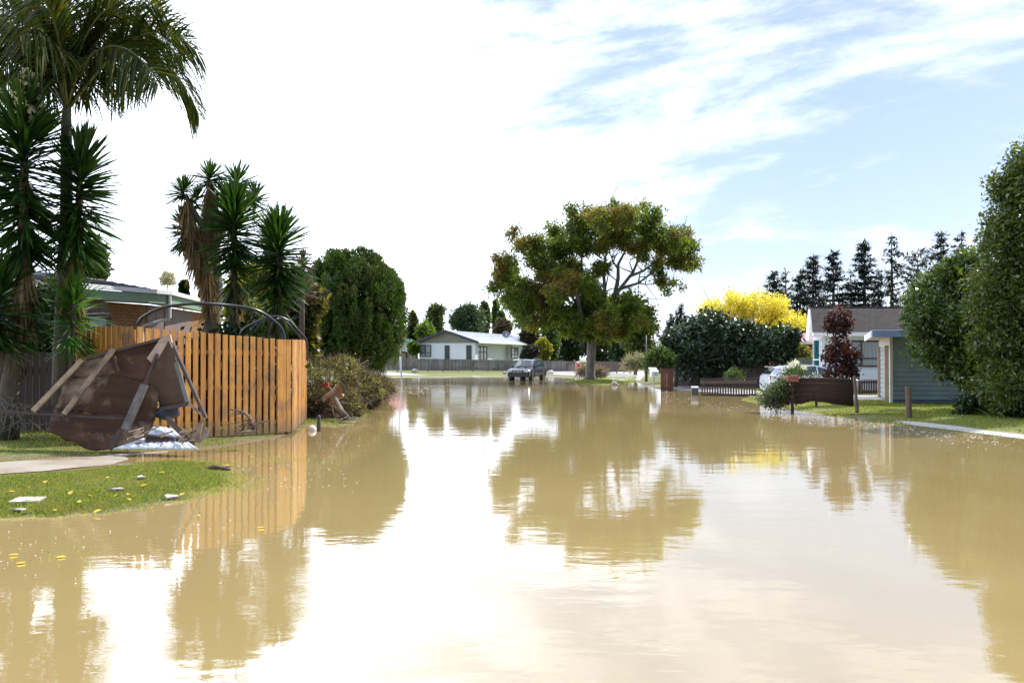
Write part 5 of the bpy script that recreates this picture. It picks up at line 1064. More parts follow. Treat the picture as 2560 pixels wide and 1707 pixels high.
def suv():
    p = P(1318, 953, 77); t = thing('parked_suv', 'dark blue four wheel drive standing axle deep in floodwater before the white house', 'car', (p.x, 77, -.13), R(-19)); pm = mat('dark_navy_paint', (.006, .008, .026), (.008, .010, .03), 2, .25, coat=.5, spec=.4, dirt=((.05, .04, .035), 1.5, .62, .85))
    def sec(y, zb, zs, zt, w, wt): return (y, [(0, zb), (w * .8, zb), (w * .97, zb + .06), (w, zs - .18), (w * .985, zs), (wt, zt), (wt * .6, zt + .012), (0, zt + .018)])
    S = [sec(-2.3, .45, .72, .80, .78, .66), sec(-2.22, .40, .82, .93, .88, .76), sec(-2.0, .38, .90, 1.0, .915, .80), sec(-1.5, .38, .96, 1.06, .92, .82), sec(-1.05, .38, 1.0, 1.10, .92, .84), sec(-.9, .38, 1.03, 1.10, .92, .86), sec(1.7, .38, 1.06, 1.14, .92, .88), sec(2.15, .42, 1.05, 1.13, .91, .86), sec(2.28, .5, 1.0, 1.08, .86, .8)]
    bo = loft(S).build('body', pm, t, smooth=False)
    md = bo.modifiers.new('bevel', 'BEVEL'); md.width = .03; md.segments = 2; md.limit_method = 'ANGLE'
    cab = [(-1.02, [(0, 1.09), (.80, 1.09), (.80, 1.1), (.78, 1.11), (0, 1.12)]), (-.28, [(0, 1.09), (.83, 1.09), (.82, 1.12), (.66, 1.66), (0, 1.70)]), (.2, [(0, 1.09), (.84, 1.09), (.83, 1.12), (.67, 1.70), (0, 1.74)]), (1.5, [(0, 1.09), (.84, 1.09), (.83, 1.12), (.66, 1.69), (0, 1.73)]), (1.95, [(0, 1.09), (.82, 1.09), (.81, 1.12), (.62, 1.64), (0, 1.67)]), (2.2, [(0, 1.09), (.80, 1.09), (.79, 1.11), (.72, 1.2), (0, 1.22)])]
    loft(cab).build('roof', pm, t)
    def gl(name, pts, m=cglass): return MB().slab(pts, .01).build(name, m, t)
    ws = mat('windscreen_glass', (.12, .17, .16), (.18, .23, .22), 1.5, .08, coat=.6, spec=.6)
    MB().slab([(-.72, -.985, 1.135), (.72, -.985, 1.135), (.60, -.34, 1.63), (-.60, -.34, 1.63)], .03, (0, -.8, .6)).build('windscreen', ws, t)
    wip = MB(); wip.bar((-.5, -.99, 1.16), (-.05, -.86, 1.25), .02, .025); wip.bar((.1, -.99, 1.16), (.55, -.86, 1.25), .02, .025); wip.build('wipers', tyre_m, t)
    for s in (-1, 1):
        for y0, y1, f0, f1 in ((-.74, .12, -.32, .12), (.2, .98, .2, .94), (1.06, 1.9, 1.04, 1.72)):
            pts = [(s * .838, y0, 1.15), (s * .838, y1, 1.15), (s * .688, f1, 1.63), (s * .688, f0, 1.63)]
            MB().slab(pts if s > 0 else pts[::-1], .02, (s, 0, .3)).build('side_window', cglass, t)
        MB().bar((s * .52, -.1, 1.76), (s * .52, 1.75, 1.75), .04, .04).build('roof_rail', chrome, t)
        m = MB(); m.box((s * .93, -.72, 1.17), (.2, .1, .16)); m.build('mirror', pm, t)
        l = MB(); l.box((s * .62, -2.225, .83), (.34, .14, .17)); l.build('headlight', lamp_m, t)
        l = MB(); l.box((s * .70, -2.31, .58), (.12, .05, .09)); l.build('fog_lamp', lamp_m, t)
        MB().box((s * .83, 2.2, .95), (.14, .12, .3)).build('tail_light', red_lamp, t)
        MB().bar((s * .935, -1.0, .66), (s * .935, .9, .66), .03, .12).build('side_moulding', chrome, t)
        for yy in (-1.36, 1.33):
            a = MB(); ar = []
            for k in range(9): an = math.pi * k / 8; ar.append((s * .93, yy + math.cos(an) * .44, .38 + math.sin(an) * .42))
            a.tube(ar, .035, 5); a.build('wheel_arch', tyre_m, t); wheel(t, s * .80, yy, .365, .365, .25)
        MB().box((s * .925, .3, .98), (.02, .14, .035)).build('door_handle', chrome, t)
    g = MB(); g.box((0, -2.30, .83), (.78, .05, .20)); go = g.build('grille', mat('black_grille', (.01, .01, .012), None, 3, .5), t)
    b = MB(); [b.box((-.33 + i * .11, -2.335, .83), (.035, .03, .17)) for i in range(7)]; b.build('grille_bars', chrome, go)
    b = MB(); b.box((0, -2.31, .58), (1.5, .12, .22)); b.box((0, -2.33, .46), (1.0, .08, .04)); b.build('bumper', mat('dark_bumper', (.02, .022, .035), (.03, .03, .04), 3, .5), t)
suv()
def hatch():
    p = P(2027, 990, 44.3); t = thing('parked_hatchback', 'white hatchback parked on the driveway behind the reed screen', 'car', (p.x, 44.3, .0), R(93)); pm = mat('white_car_paint', (.68, .71, .76), (.62, .65, .70), 2, .2, coat=1)
    def sec(y, zb, zs, zt, w, wt): return (y, [(0, zb), (w * .8, zb), (w * .97, zb + .06), (w, zs - .2), (w * .97, zs), (wt, zt), (wt * .6, zt + .012), (0, zt + .02)])
    S = [sec(-2.16, .3, .5, .58, .55, .45), sec(-2.08, .2, .58, .68, .74, .62), sec(-1.8, .16, .66, .76, .84, .72), sec(-1.3, .15, .74, .86, .88, .76), sec(-.95, .15, .80, .92, .88, .78), sec(.5, .15, .86, .94, .88, .82), sec(1.6, .18, .90, .98, .87, .80), sec(2.0, .25, .88, .96, .82, .72), sec(2.1, .34, .78, .86, .72, .6)]
    bo = loft(S).build('body', pm, t); md = bo.modifiers.new('bevel', 'BEVEL'); md.width = .04; md.segments = 3; md.limit_method = 'ANGLE'
    cab = [(-1.15, [(0, .88), (.74, .88), (.74, .89), (.7, .9), (0, .91)]), (-.55, [(0, .88), (.80, .88), (.78, .92), (.60, 1.22), (0, 1.26)]), (-.1, [(0, .88), (.82, .88), (.8, .92), (.58, 1.36), (0, 1.40)]), (.7, [(0, .88), (.82, .88), (.8, .92), (.58, 1.38), (0, 1.42)]), (1.45, [(0, .88), (.80, .88), (.78, .92), (.56, 1.30), (0, 1.34)]), (1.75, [(0, .88), (.78, .88), (.76, .92), (.54, 1.24), (0, 1.27)]), (2.02, [(0, .88), (.74, .88), (.72, .9), (.62, .95), (0, .97)])]
    loft(cab).build('roof', pm, t)
    for s in (-1, 1):
        for q in ([(-.86, .95), (-.08, .95), (-.08, 1.31), (-.42, 1.22)], [(-.02, .95), (.78, .95), (.74, 1.32), (-.02, 1.32)], [(.85, .95), (1.5, .99), (1.35, 1.25), (.82, 1.31)]):
            def xx(z): return s * (.805 - (z - .92) * .50)
            pts = [(xx(z), y, z) for y, z in q]; MB().slab(pts if s < 0 else pts[::-1], .02, (s, 0, .4)).build('side_window', cglass, t)
        MB().box((s * .90, -.72, .97), (.16, .1, .12)).build('mirror', pm, t)
        MB().box((s * .60, -2.02, .62), (.3, .22, .1)).build('headlight', lamp_m, t); MB().box((s * .66, 1.99, .82), (.22, .16, .18)).build('tail_light', red_lamp, t)
        for yy in (-1.32, 1.26): wheel(t, s * .78, yy, .31, .31, .2)
    MB().slab([(-.62, -1.1, .93), (.62, -1.1, .93), (.52, -.5, 1.24), (-.52, -.5, 1.24)], .03, (0, -.5, .85)).build('windscreen', cglass, t)
    MB().slab([(.55, 2.03, .98), (-.55, 2.03, .98), (-.48, 1.8, 1.24), (.48, 1.8, 1.24)], .03, (0, .8, .5)).build('rear_window', cglass, t)
    MB().box((0, 1.84, 1.3), (.95, .18, .03)).build('spoiler', pm, t); MB().box((0, -2.15, .42), (.9, .06, .14)).build('grille', tyre_m, t)
hatch()

# ================================================================== wrecked roof debris
ply = mat('water_stained_plywood', (.115, .06, .035), (.06, .033, .022), 1.6, .75, .4, stretch=(1, 1, 3), spec=.15, dirt=((.32, .24, .15), 1.1, .5, .66))
raft = mat('pale_rafter_timber', (.40, .29, .18), (.26, .18, .11), 4, .75, .4, stretch=(1, 1, 1), dirt=((.13, .09, .06), 2.5, .5, .65))
dk_t = mat('dark_wet_timber', (.09, .05, .035), (.05, .03, .022), 5, .6, .4)
torn = mat('torn_pale_wood', (.62, .46, .34), (.40, .26, .17), 5, .7, .5)
wsheet = mat('white_pressed_metal', (.66, .70, .76), (.56, .60, .66), 1.2, .35, .1, dirt=((.42, .36, .28), 2, .56, .75))
def debris():
    rng_d = rs(77)
    t = thing('wrecked_roof_section', 'torn brown plywood roof section with pale rafters lying before the orange fence', 'wreckage', P(330, 1125, 18)); k = .3826
    def q(x, y, Y): return P(x * k, 600 + y * k, 16.9 + (Y - 16.9) * .55)
    def sheet_grid(name, rows, m, th=.025, wav=.05, seed=1, n=14):
        """a warped panel between two edge polylines given as (x, y, Y) lists of equal length"""
        A, B = rows; rng = rs(seed); V = []; Qd = []; ph = rng.uniform(0, 6, 4)
        def samp(L, s):
            s = s * (len(L) - 1); i = min(int(s), len(L) - 2); f = s - i; return [L[i][j] * (1 - f) + L[i + 1][j] * f for j in range(3)]
        for i in range(n + 1):
            a, b_ = samp(A, i / n), samp(B, i / n)
            for j in range(n + 1):
                f = j / n; c = [a[z] * (1 - f) + b_[z] * f for z in range(3)]; edge = i in (0, n) or j in (0, n); c[2] += wav * math.sin(i / n * 5 + ph[0]) * math.sin(f * 4 + ph[1]); c[0] += rng.normal() * (5 if edge else 0); c[1] += rng.normal() * (6 if edge else 0); V.append(tuple(q(*c)))
        for i in range(n):
            for j in range(n): b0 = i * (n + 1) + j; Qd.append((b0, b0 + 1, b0 + n + 2, b0 + n + 1))
        o = npmesh(name, V, Qd, m, t, smooth=True); md = o.modifiers.new('thick', 'SOLIDIFY'); md.thickness = th; return o
    sheet_grid('plywood_panel', ([(510, 790, 18.9), (740, 730, 19.0), (1050, 645, 19.2)], [(430, 900, 18.8), (700, 880, 18.7), (960, 930, 18.75)]), ply, seed=2)
    sheet_grid('plywood_panel', ([(430, 900, 18.82), (700, 880, 18.72), (960, 930, 18.77)], [(360, 1100, 18.3), (600, 1130, 18.15), (860, 1150, 18.3)]), ply, seed=3)
    sheet_grid('plywood_panel', ([(360, 1095, 18.32), (600, 1125, 18.17), (860, 1145, 18.32)], [(305, 1245, 18.0), (590, 1370, 17.7), (750, 1368, 17.6)]), ply, seed=4)
    sheet_grid('plywood_panel', ([(860, 1100, 18.3), (960, 925, 18.72), (1045, 1010, 18.8)], [(745, 1362, 17.62), (880, 1330, 17.8), (985, 1250, 18.1)]), ply, seed=5)
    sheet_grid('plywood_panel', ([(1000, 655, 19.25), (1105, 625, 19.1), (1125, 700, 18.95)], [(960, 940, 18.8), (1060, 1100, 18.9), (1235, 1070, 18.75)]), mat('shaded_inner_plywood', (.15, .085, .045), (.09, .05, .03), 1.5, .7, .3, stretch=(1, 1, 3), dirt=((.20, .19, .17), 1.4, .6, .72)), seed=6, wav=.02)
    def pole(name, a, b_, w, h, m): return MB().bar(q(*a), q(*b_), w, h, up=(0, -1, .2)).build(name, m, t, local=False)
    pole('rafter', (215, 1118, 17.6), (535, 785, 18.7), .085, .05, raft); pole('rafter', (418, 1138, 17.7), (742, 712, 18.75), .09, .05, raft)
    pole('batten', (-20, 1118, 17.9), (420, 1146, 17.75), .045, .04, dk_t); pole('batten', (420, 1146, 17.8), (830, 1168, 17.95), .045, .035, dk_t)
    pole('edge_beam', (1108, 640, 18.9), (1345, 1160, 17.9), .05, .13, dk_t); pole('edge_strip', (1150, 800, 18.7), (1230, 1075, 18.3), .07, .03, mat('grey_painted_strip', (.24, .26, .24), (.16, .16, .14), 4, .7, .3))
    pole('centre_beam', (1030, 745, 18.6), (945, 950, 18.3), .05, .07, dk_t); pole('centre_beam', (945, 945, 18.3), (815, 1240, 17.6), .13, .06, mat('grey_weathered_beam', (.20, .19, .17), (.11, .09, .07), 5, .7, .4))
    pole('batten', (790, 1240, 17.6), (722, 1362, 17.45), .09, .05, dk_t); pole('batten', (745, 760, 18.7), (780, 860, 18.65), .05, .04, dk_t)
    pole('batten', (1235, 1070, 18.2), (1345, 1160, 17.85), .05, .04, raft); pole('batten', (1060, 1102, 18.4), (1240, 1068, 18.3), .06, .05, dk_t)
    pole('edge_rim', (560, 778, 18.9), (1090, 638, 19.1), .05, .06, dk_t)
    MB().slab([q(960, 772, 18.5), q(1000, 812, 18.5), q(1052, 735, 18.55), q(1100, 655, 18.7), q(1142, 748, 18.6), q(1110, 615, 18.75), q(1050, 640, 18.7)], .05, (0, -1, 0)).build('torn_board', torn, t, local=False)
    MB().slab([q(1330, 1165, 17.7), q(1300, 1320, 17.3), q(1240, 1330, 17.35), q(1262, 1235, 17.55)], .03, (0, -1, 0)).build('broken_board', ply, t, local=False)
    MB().slab([q(1370, 1212, 17.5), q(1352, 1285, 17.3), q(1296, 1335, 17.25), q(1318, 1262, 17.4)], .03, (0, -1, 0)).build('broken_board', mat('grey_brown_board', (.26, .2, .15), (.18, .13, .1), 4, .7, .3), t, local=False)
    pole('plank', (958, 1292, 17.45), (1250, 1325, 17.35), .12, .04, dk_t); pole('plank', (1090, 1160, 18.0), (1225, 1300, 17.5), .08, .04, dk_t); pole('plank', (950, 1312, 17.3), (1270, 1332, 17.3), .05, .04, dk_t)
    # bulging dark bag glimpsed under the boards is left as part of the wreck
    m = MB(); c = q(1085, 1130, 18.7); m.tube([c + Vector((-.25, 0, 0)), c, c + Vector((.22, 0, .03))], [.06, .14, .09], 10); m.build('tarpaulin', mat('dark_blue_tarpaulin', (.02, .025, .05), (.03, .03, .05), 4, .5, .5), t, local=False, smooth=True)
    for k_ in range(26):                       # splinters and broken laths around the wreck
        a = (rng_d.uniform(800, 1270), rng_d.uniform(1250, 1355)); L_ = rng_d.uniform(30, 130); an = rng_d.uniform(-.9, .9); Yb = rng_d.uniform(17.0, 17.6)
        MB().bar(q(a[0], a[1], Yb), q(a[0] + L_ * math.cos(an), a[1] - abs(L_ * math.sin(an)) * .5, Yb - .2), rng_d.uniform(.012, .04), .012, up=(0, -1, .3)).build('splinter', (raft, dk_t, torn)[k_ % 3], t, local=False)
    def metal(label, A, B, n, seed):
        V = []; Qd = []; cols = 60
        for i in range(cols + 1):
            f = i / cols; w = abs(math.sin(f * math.pi * n)) ** .7 * .018
            for j in range(4):
                g = j / 3; a = [A[0][z] * (1 - f) + A[1][z] * f for z in range(3)]; b_ = [B[0][z] * (1 - f) + B[1][z] * f for z in range(3)]; p = q(*[a[z] * (1 - g) + b_[z] * g for z in range(3)]); p.z += w; V.append(tuple(p))
        for i in range(cols):
            for j in range(3): b0 = i * 4 + j; Qd.append((b0, b0 + 1, b0 + 5, b0 + 4))
        o = npmesh('metal_roof_sheet', V, Qd, wsheet, None, smooth=True); md = o.modifiers.new('thick', 'SOLIDIFY'); md.thickness = .01; tag(o, label, 'roofing sheet')
    metal('white pressed metal roofing sheet lying flattest along the ground under the wreck', [(738, 1368, 16.9), (1305, 1372, 16.75)], [(930, 1300, 17.6), (1240, 1330, 17.2)], 11, 1)
    metal('white pressed metal roofing sheet propped inside the wreck behind the brown plank', [(968, 1275, 17.6), (1200, 1300, 17.6)], [(1000, 1215, 18.3), (1130, 1240, 18.2)], 4, 2)
debris()

# black hoops over the fence
hm = mat('black_plastic_pipe', (.02, .025, .035), (.03, .035, .045), 3, .3, spec=.7)
def hoop(label, pts, Ys, r):
    q = [P(x, y, Yy) for (x, y), Yy in zip(pts, Ys)]; f = []; n = len(q)
    for i in range(n - 1):
        a, b_, c, d = q[max(i - 1, 0)], q[i], q[i + 1], q[min(i + 2, n - 1)]
        for k in range(6): s = k / 6; f.append(.5 * ((2 * b_) + (c - a) * s + (2 * a - 5 * b_ + 4 * c - d) * s * s + (3 * b_ - a - 3 * c + d) * s ** 3))
    f.append(q[-1]); o = MB().tube(f, r, 8).build('pipe_hoop', hm, None, local=False, smooth=True); tag(o, label, 'pipe hoop', 'black pipe hoops behind the orange fence')
hoop('widest black pipe hoop arching from the brick house over the orange fence', [(338, 900), (342, 815), (372, 784), (420, 766), (500, 759), (580, 764), (640, 775), (682, 800), (708, 832), (715, 900)], [21.5] * 5 + [22, 22.3, 22.6, 22.8, 22.8], .035)
hoop('black pipe hoop curving down outside the right fence corner', [(590, 900), (602, 832), (640, 806), (682, 791), (718, 800), (745, 826), (766, 852), (768, 900)], [24] * 3 + [24.2, 24.4, 24.6, 24.8, 24.9], .03)
hoop('thin black pipe hoop doubling the one at the fence corner', [(660, 900), (672, 830), (690, 798), (712, 802), (730, 820), (750, 848), (754, 900)], [24.6] * 3 + [24.9, 25, 25.2, 25.2], .018)

# ================================================================== brush pile
def brush():
    rng = rs(131); t = thing('brush_pile', 'great heap of cut green brush and twigs beside the orange fence corner', 'brush pile', P(860, 1045, 31)); s = .153; ox, oy = 740, 860
    L = [(280, 640, 200, 27.5), (250, 850, 200, 27.2), (480, 620, 200, 28.5), (600, 520, 190, 30), (780, 420, 150, 33), (900, 520, 180, 34), (700, 700, 220, 30), (560, 850, 220, 28), (800, 900, 210, 29.5), (950, 750, 200, 32), (1080, 620, 160, 35), (1180, 700, 110, 37), (1080, 860, 160, 33), (1200, 830, 90, 36), (1300, 680, 70, 40), (1340, 760, 55, 40), (400, 1020, 180, 27), (760, 1050, 140, 28), (930, 1020, 120, 29.5), (200, 1000, 150, 26.8), (360, 520, 110, 29)]
    bl = []
    for x, y, r, Y in L: p = P(ox + x * s, oy + y * s, Y); rr = .86 * r * s / F * Y; bl.append((p.x, p.y, p.z - .12, rr, rr * 1.1, rr * .92))
    for i in range(46):
        b = bl[rng.integers(len(bl))]; d = unit(rng.normal(size=(1, 3)))[0]; d[2] = abs(d[2]) * .9; r_ = rng.uniform(.12, .3); bl.append((b[0] + d[0] * b[3] * .95, b[1] + d[1] * b[4] * .95, b[2] + d[2] * b[5] * .95, r_ * rng.uniform(.7, 1.6), r_, r_ * rng.uniform(.6, 1)))
    # mound of packed dead stuff inside
    V, Q = crown_leaves(bl, 3200, 9, .12, .36, .02, rng, lo=.5, out=.5, droop=.2); npmesh('twigs', V, Q, leafmat('dead_twigs', [(.06, .04, .03), (.12, .08, .05), (.20, .15, .10)], .1, .9), t)
    bs_ = [(b[0], b[1] + .1, b[2] - .05, b[3] * .74, b[4] * .74, b[5] * .74) for b in bl]; V, Q = crown_leaves(bs_, 1500, 9, .1, .2, .12, rng, lo=.3, out=.1); npmesh('inner_litter', V, Q, leafmat('dark_litter', [(.03, .022, .016), (.05, .035, .022), (.04, .045, .02)], .1, .9), t)
    up = [b for b in bl]
    V, Q = crown_leaves(up, 9500, 13, .09, .08, .024, rng, lo=.8, out=.5, droop=-.4); c = V.reshape(-1, 4, 3).mean(1)
    # greenery keeps to the top and the right flank; the cut side facing left is bare
    cz = c[:, 2]; cx = c[:, 0] + .22 * (c[:, 1] - 28); keep = (cz > .95 + rng.normal(size=len(c)) * .3) | (cx > -4.5 + rng.normal(size=len(c)) * .5)
    idx = np.where(keep)[0]; V2 = V.reshape(-1, 4, 3)[idx].reshape(-1, 3); Q2 = np.arange(len(idx) * 4).reshape(-1, 4)
    npmesh('foliage', V2, Q2, leafmat('wilting_greenery', [(.11, .14, .04), (.21, .25, .07), (.38, .40, .16)], .5, .7, big=(.20, .17, .08), bigscale=3.2), t)
    st = MB()
    for i in range(70):
        b = bl[rng.integers(len(bl))]; d = unit(rng.normal(size=(1, 3)))[0]; d[2] = abs(d[2]) * .7; a = Vector(b[:3]) + Vector(d * np.array(b[3:6]) * .7); L_ = rng.uniform(.35, .9); e = Vector(unit(d + rng.normal(size=3) * .8)) * L_
        st.tube([a, a + e * .5 + Vector(rng.normal(size=3)) * .04, a + e], [rng.uniform(.01, .022), .009, .003], 5)
    tag(st.build('tangled_sticks', bark_pale, t, local=False), kind='stuff')
    def q(x, y, Y): return P(ox + x * s, oy + y * s, Y)
    o = MB().tube([q(540, 690, 27.2), q(600, 790, 26.6), q(660, 920, 26.2), q(740, 1080, 25.8), q(820, 1190, 25.5)], [.015, .03, .05, .065, .09], 8)
    for _ in range(14): a = q(820 + rng.uniform(-20, 20), 1195, 25.5); o.tube([a, a + Vector((rng.normal() * .15, rng.normal() * .15, rng.uniform(-.1, .06))), a + Vector((rng.normal() * .28, rng.normal() * .25, -.08))], [.02, .012, .004], 4)
    for a, b_ in (((700, 980), (520, 1000)), ((680, 960), (900, 960)), ((720, 1040), (600, 1030))): o.tube([q(*a, 26.1), q(*b_, 26.3)], [.018, .005], 5)
    tag(o.build('uprooted_branch', bark_pale, None, local=False, smooth=True), 'pale uprooted branch with a root ball leaning on the brush heap', 'branch')
    V = []; Qd = []; A = [(415, 870), (480, 800), (545, 780), (600, 720), (665, 640), (735, 690), (750, 800), (795, 820)]; B = [(445, 1000), (520, 990), (575, 985), (640, 955), (700, 910), (735, 900), (765, 880), (790, 850)]
    for i in range(8):
        for j in range(6): f = j / 5; V.append(tuple(q(A[i][0] * (1 - f) + B[i][0] * f, A[i][1] * (1 - f) + B[i][1] * f, 26.5 + .14 * math.sin(i * 1.9) + .1 * math.sin(j * 1.7 + i))))
    for i in range(7):
        for j in range(5): b0 = i * 6 + j; Qd.append((b0, b0 + 1, b0 + 7, b0 + 6))
    o = npmesh('cloth_sheet', V, Qd, mat('tan_cloth', (.46, .32, .21), (.38, .26, .17), 2, .8, .3), None, smooth=True); md = o.modifiers.new('thick', 'SOLIDIFY'); md.thickness = .01; md = o.modifiers.new('sub', 'SUBSURF'); md.levels = md.render_levels = 1
    tag(o, 'crumpled tan cloth caught on the brush heap around the uprooted branch', 'cloth')
    m = MB(); m.slab([q(395, 680, 26.7), q(440, 650, 26.65), q(510, 640, 26.7), q(560, 625, 26.9), (q(520, 690, 26.7)), q(430, 705, 26.65)], .03); tag(m.build('red_scrap', mat('red_plastic', (.42, .03, .015), (.3, .02, .01), 5, .4), None, local=False), 'small torn red scrap poking from the brush heap', 'scrap')
    for lab, pts in (('white scrap highest up on the brush heap', [(790, 300, 31), (850, 310, 31), (840, 350, 31), (800, 335, 31)]), ('white scrap near the red one on the brush heap', [(560, 540, 27.6), (605, 530, 27.6), (595, 580, 27.5), (565, 590, 27.5)]), ('white scrap at the left shoulder of the brush heap', [(420, 530, 27.2), (465, 540, 27.2), (470, 590, 27.2), (435, 570, 27.2)]), ('white scrap on the right side of the brush heap', [(1005, 630, 31), (1050, 640, 31), (1060, 660, 31), (1015, 665, 31)])):
        tag(MB().slab([q(*p) for p in pts], .03, (0, -1, 0)).build('white_scrap', white_paint, None, local=False), lab, 'scrap')
    o = MB().bar(P(900, 912, 38), P(920, 900, 38), .08, .05).build('loose_board', raft, None, local=False); tag(o, 'short brown board caught low in the round conifer', 'board')
brush()

# ================================================================== small things
t = thing('marker_post', 'dark grey plastic marker post at the fence corner beside the white float', 'post', G(797, 1078, -.02)); c = G(797, 1078, 0); zt_ = P(797, 1037, c.y).z
MB().tube([(c.x, c.y, -.15), (c.x, c.y, zt_ - .05), (c.x, c.y, zt_ - .02), (c.x, c.y, zt_)], [.045, .045, .038, .018], 14).build('post', mat('dark_grey_plastic', (.07, .08, .10), (.05, .06, .08), 4, .5), t, local=False, smooth=True)
c = G(780, 1076, 0); n = 18; m = MB(); r = .105
m.tube([(c.x, c.y, r * .2 + r * math.sin(a)) for a in np.linspace(-1.4, 1.45, 12)], [r * math.cos(a) + .002 for a in np.linspace(-1.4, 1.45, 12)], n); tag(m.build('white_float', mat('scuffed_white_plastic', (.75, .72, .70), (.60, .56, .54), 9, .45, dirt=((.35, .3, .28), 8, .6, .75)), None, local=False, smooth=True), 'scuffed white round float half sunk beside the dark marker post', 'float')

def letterbox():
    Y = 52; c = P(1635, 978, Y); t = thing('letterbox', 'white letterbox with pitched lid and blue number plate on a thin post', 'letterbox', (c.x, Y, 0), R(8)); m = mat('white_letterbox', (.72, .74, .78), (.66, .68, .72), 3, .45)
    MB().tube([(0, 0, -.2), (0, 0, .72)], .028, 8).build('post', mat('grey_post_metal', (.35, .37, .42), None, 3, .5), t)
    MB().box((0, 0, .85), (.36, .36, .27)).build('box', m, t); lid = MB(); lid.slab([(-.2, -.23, .985), (.21, -.23, .985), (.16, .2, 1.2), (-.25, .2, 1.2)], .03, (0, -.4, 1)); lid.slab([(-.18, -.1, .985), (-.18, .18, .985), (-.2, .18, 1.17)], .02, (-1, 0, 0)); lid.slab([(.18, -.1, .985), (.18, .18, .985), (.16, .18, 1.17)], .02, (1, 0, 0)); lid.build('lid', m, t)
    pl = MB().box((.04, -.185, .87), (.12, .012, .17)).build('number_plate', mat('bright_blue_plate', (.02, .30, .62), None, 3, .4), t)
    text_mesh('numeral', '8', .17, 'CENTER', (.04, -.195, .87), white_paint, pl)
letterbox()
def service_box():
    Y = 45.5; c = P(1737, 988, Y); t = thing('service_box', 'small dark grey green utility cabinet with pale lid at the flood edge', 'utility box', (c.x, Y, 0), R(-6)); MB().box((0, 0, .12), (.30, .3, .42)).build('cabinet', mat('dark_grey_green_cabinet', (.06, .085, .085), (.05, .07, .07), 3, .5, dirt=((.2, .17, .13), 3, .6, .8)), t)
    MB().slab([(-.16, -.16, .37), (.16, -.16, .37), (.16, .16, .40), (-.16, .16, .40)], .05, (0, 0, 1)).build('lid', metal_white, t); MB().box((.0, -.153, .15), (.2, .008, .28)).build('door', mat('cabinet_door', (.08, .10, .10), None, 3, .5), t)
service_box()
# street name sign
Y = 66; t = thing('street_sign', 'green street name sign on a slim white pole by the round conifer', 'street sign', P(1003.5, 955, Y)); pw = mat('white_pole_paint', (.72, .75, .80), (.6, .62, .66), 3, .4)
MB().tube([P(1004.5, 962, Y), P(1002, 920, Y), P(999, 843, Y)], .058, 10).build('pole', pw, t, local=False, smooth=True)
a, b_ = P(1001, 0, Y), P(1028.5, 0, Y); z0, z1 = P(0, 855, Y).z, P(0, 847, Y).z; gm = mat('green_sign_face', (.0, .33, .26), None, 3, .4)
bd = MB().box(((a.x + b_.x) / 2, Y - .08, (z0 + z1) / 2), (b_.x - a.x, .03, z1 - z0)).build('sign_blade', gm, t, local=False); MB().box((b_.x + .03, Y - .08, (z0 + z1) / 2), (.06, .035, z1 - z0)).build('end_cap', pw, bd, local=False)
tl = t.location; text_mesh('lettering', 'I PL', .24, 'RIGHT', (b_.x - .05 - tl.x, Y - .1 - tl.y, (z0 + z1) / 2 - tl.z), pw, bd, .006)
# thin grey pole and old post by the far driveway
o = MB().tube([P(1615, 962, 73), P(1615, 900, 73), P(1615, 838, 73)], [.09, .075, .055], 10).build('pole', mat('grey_steel_pole', (.22, .23, .25), (.17, .18, .2), 3, .5), None, local=False, smooth=True); tag(o, 'thin grey steel pole rising between the dark trees near the letterbox', 'pole')
o = MB().box((P(1613.5, 0, 70).x, 70, .7), (.17, .17, 1.9)).build('fence_post', wood_post, None, local=False); tag(o, 'square weathered post at the foot of the thin grey pole', 'post')
c = ongrass(2272, 1045); zt_ = P(2272, 966, c.y).z; m = MB(); m.tube([(c.x, c.y, -.1), (c.x, c.y, zt_ * .5), (c.x - .01, c.y, zt_ - .02), (c.x - .01, c.y, zt_)], [.082, .078, .076, .066], 14); tag(m.build('bollard', wood_post, None, local=False), 'short round wooden bollard on the right lawn before the garage', 'bollard')
# marker block and rocks
def rock(label, px, py, Y, r, m, seed, cat='rock', sq=.8):
    rng = rs(seed); bm = bmesh.new(); bmesh.ops.create_icosphere(bm, subdivisions=3, radius=r); ph = rng.uniform(0, 6, 3)
    for v in bm.verts:
        n = v.co.normalized(); k = 1 + .18 * math.sin(n.x * 4 + ph[0]) * math.cos(n.y * 3 + ph[1]) + .1 * math.sin(n.z * 7 + ph[2] + n.x * 5); v.co = v.co * k; v.co.z *= sq
    me = bpy.data.meshes.new('rock'); bm.to_mesh(me); bm.free(); c = P(px, py, Y); g = max(Hs(c.x, c.y), -.02); me.transform(Matrix.Translation((c.x, c.y, g + r * sq * .55)))
    tag(link_mesh('rock', me, m, None, False), label, cat)
rk = mat('pale_grey_rock', (.38, .36, .33), (.26, .25, .23), 3, .85, .5)
rock('rounded grey rock against the grey palings left of the white house', 1037, 925, 104.5, .34, rk, 1); rock('pale rock just right of the dark blue car', 1377, 928, 100, .32, mat('bleached_rock', (.55, .52, .5), (.42, .4, .38), 3, .8, .4), 2)
rock('small grey rock on the verge just left of the dark blue car', 1262, 931, 100, .22, rk, 3); rock('grey stone at the water edge in front of the big tree island', 1536, 964, 63, .22, rk, 4)
t = thing('gas_bottle', 'red gas bottle with a white collar beside the slatted gate', 'gas bottle', P(1445, 920, 104)); c = P(1445, 921, 104); 
MB().tube([c + Vector((0, 0, z)) for z in (-.1, 0, .5, .58)], [.2, .23, .23, .12], 12).build('cylinder', mat('red_bottle_paint', (.45, .03, .04), None, 3, .4), t, local=False, smooth=True); MB().tube([c + Vector((0, 0, z)) for z in (.56, .75)], [.13, .12], 10).build('collar', white_paint, t, local=False)
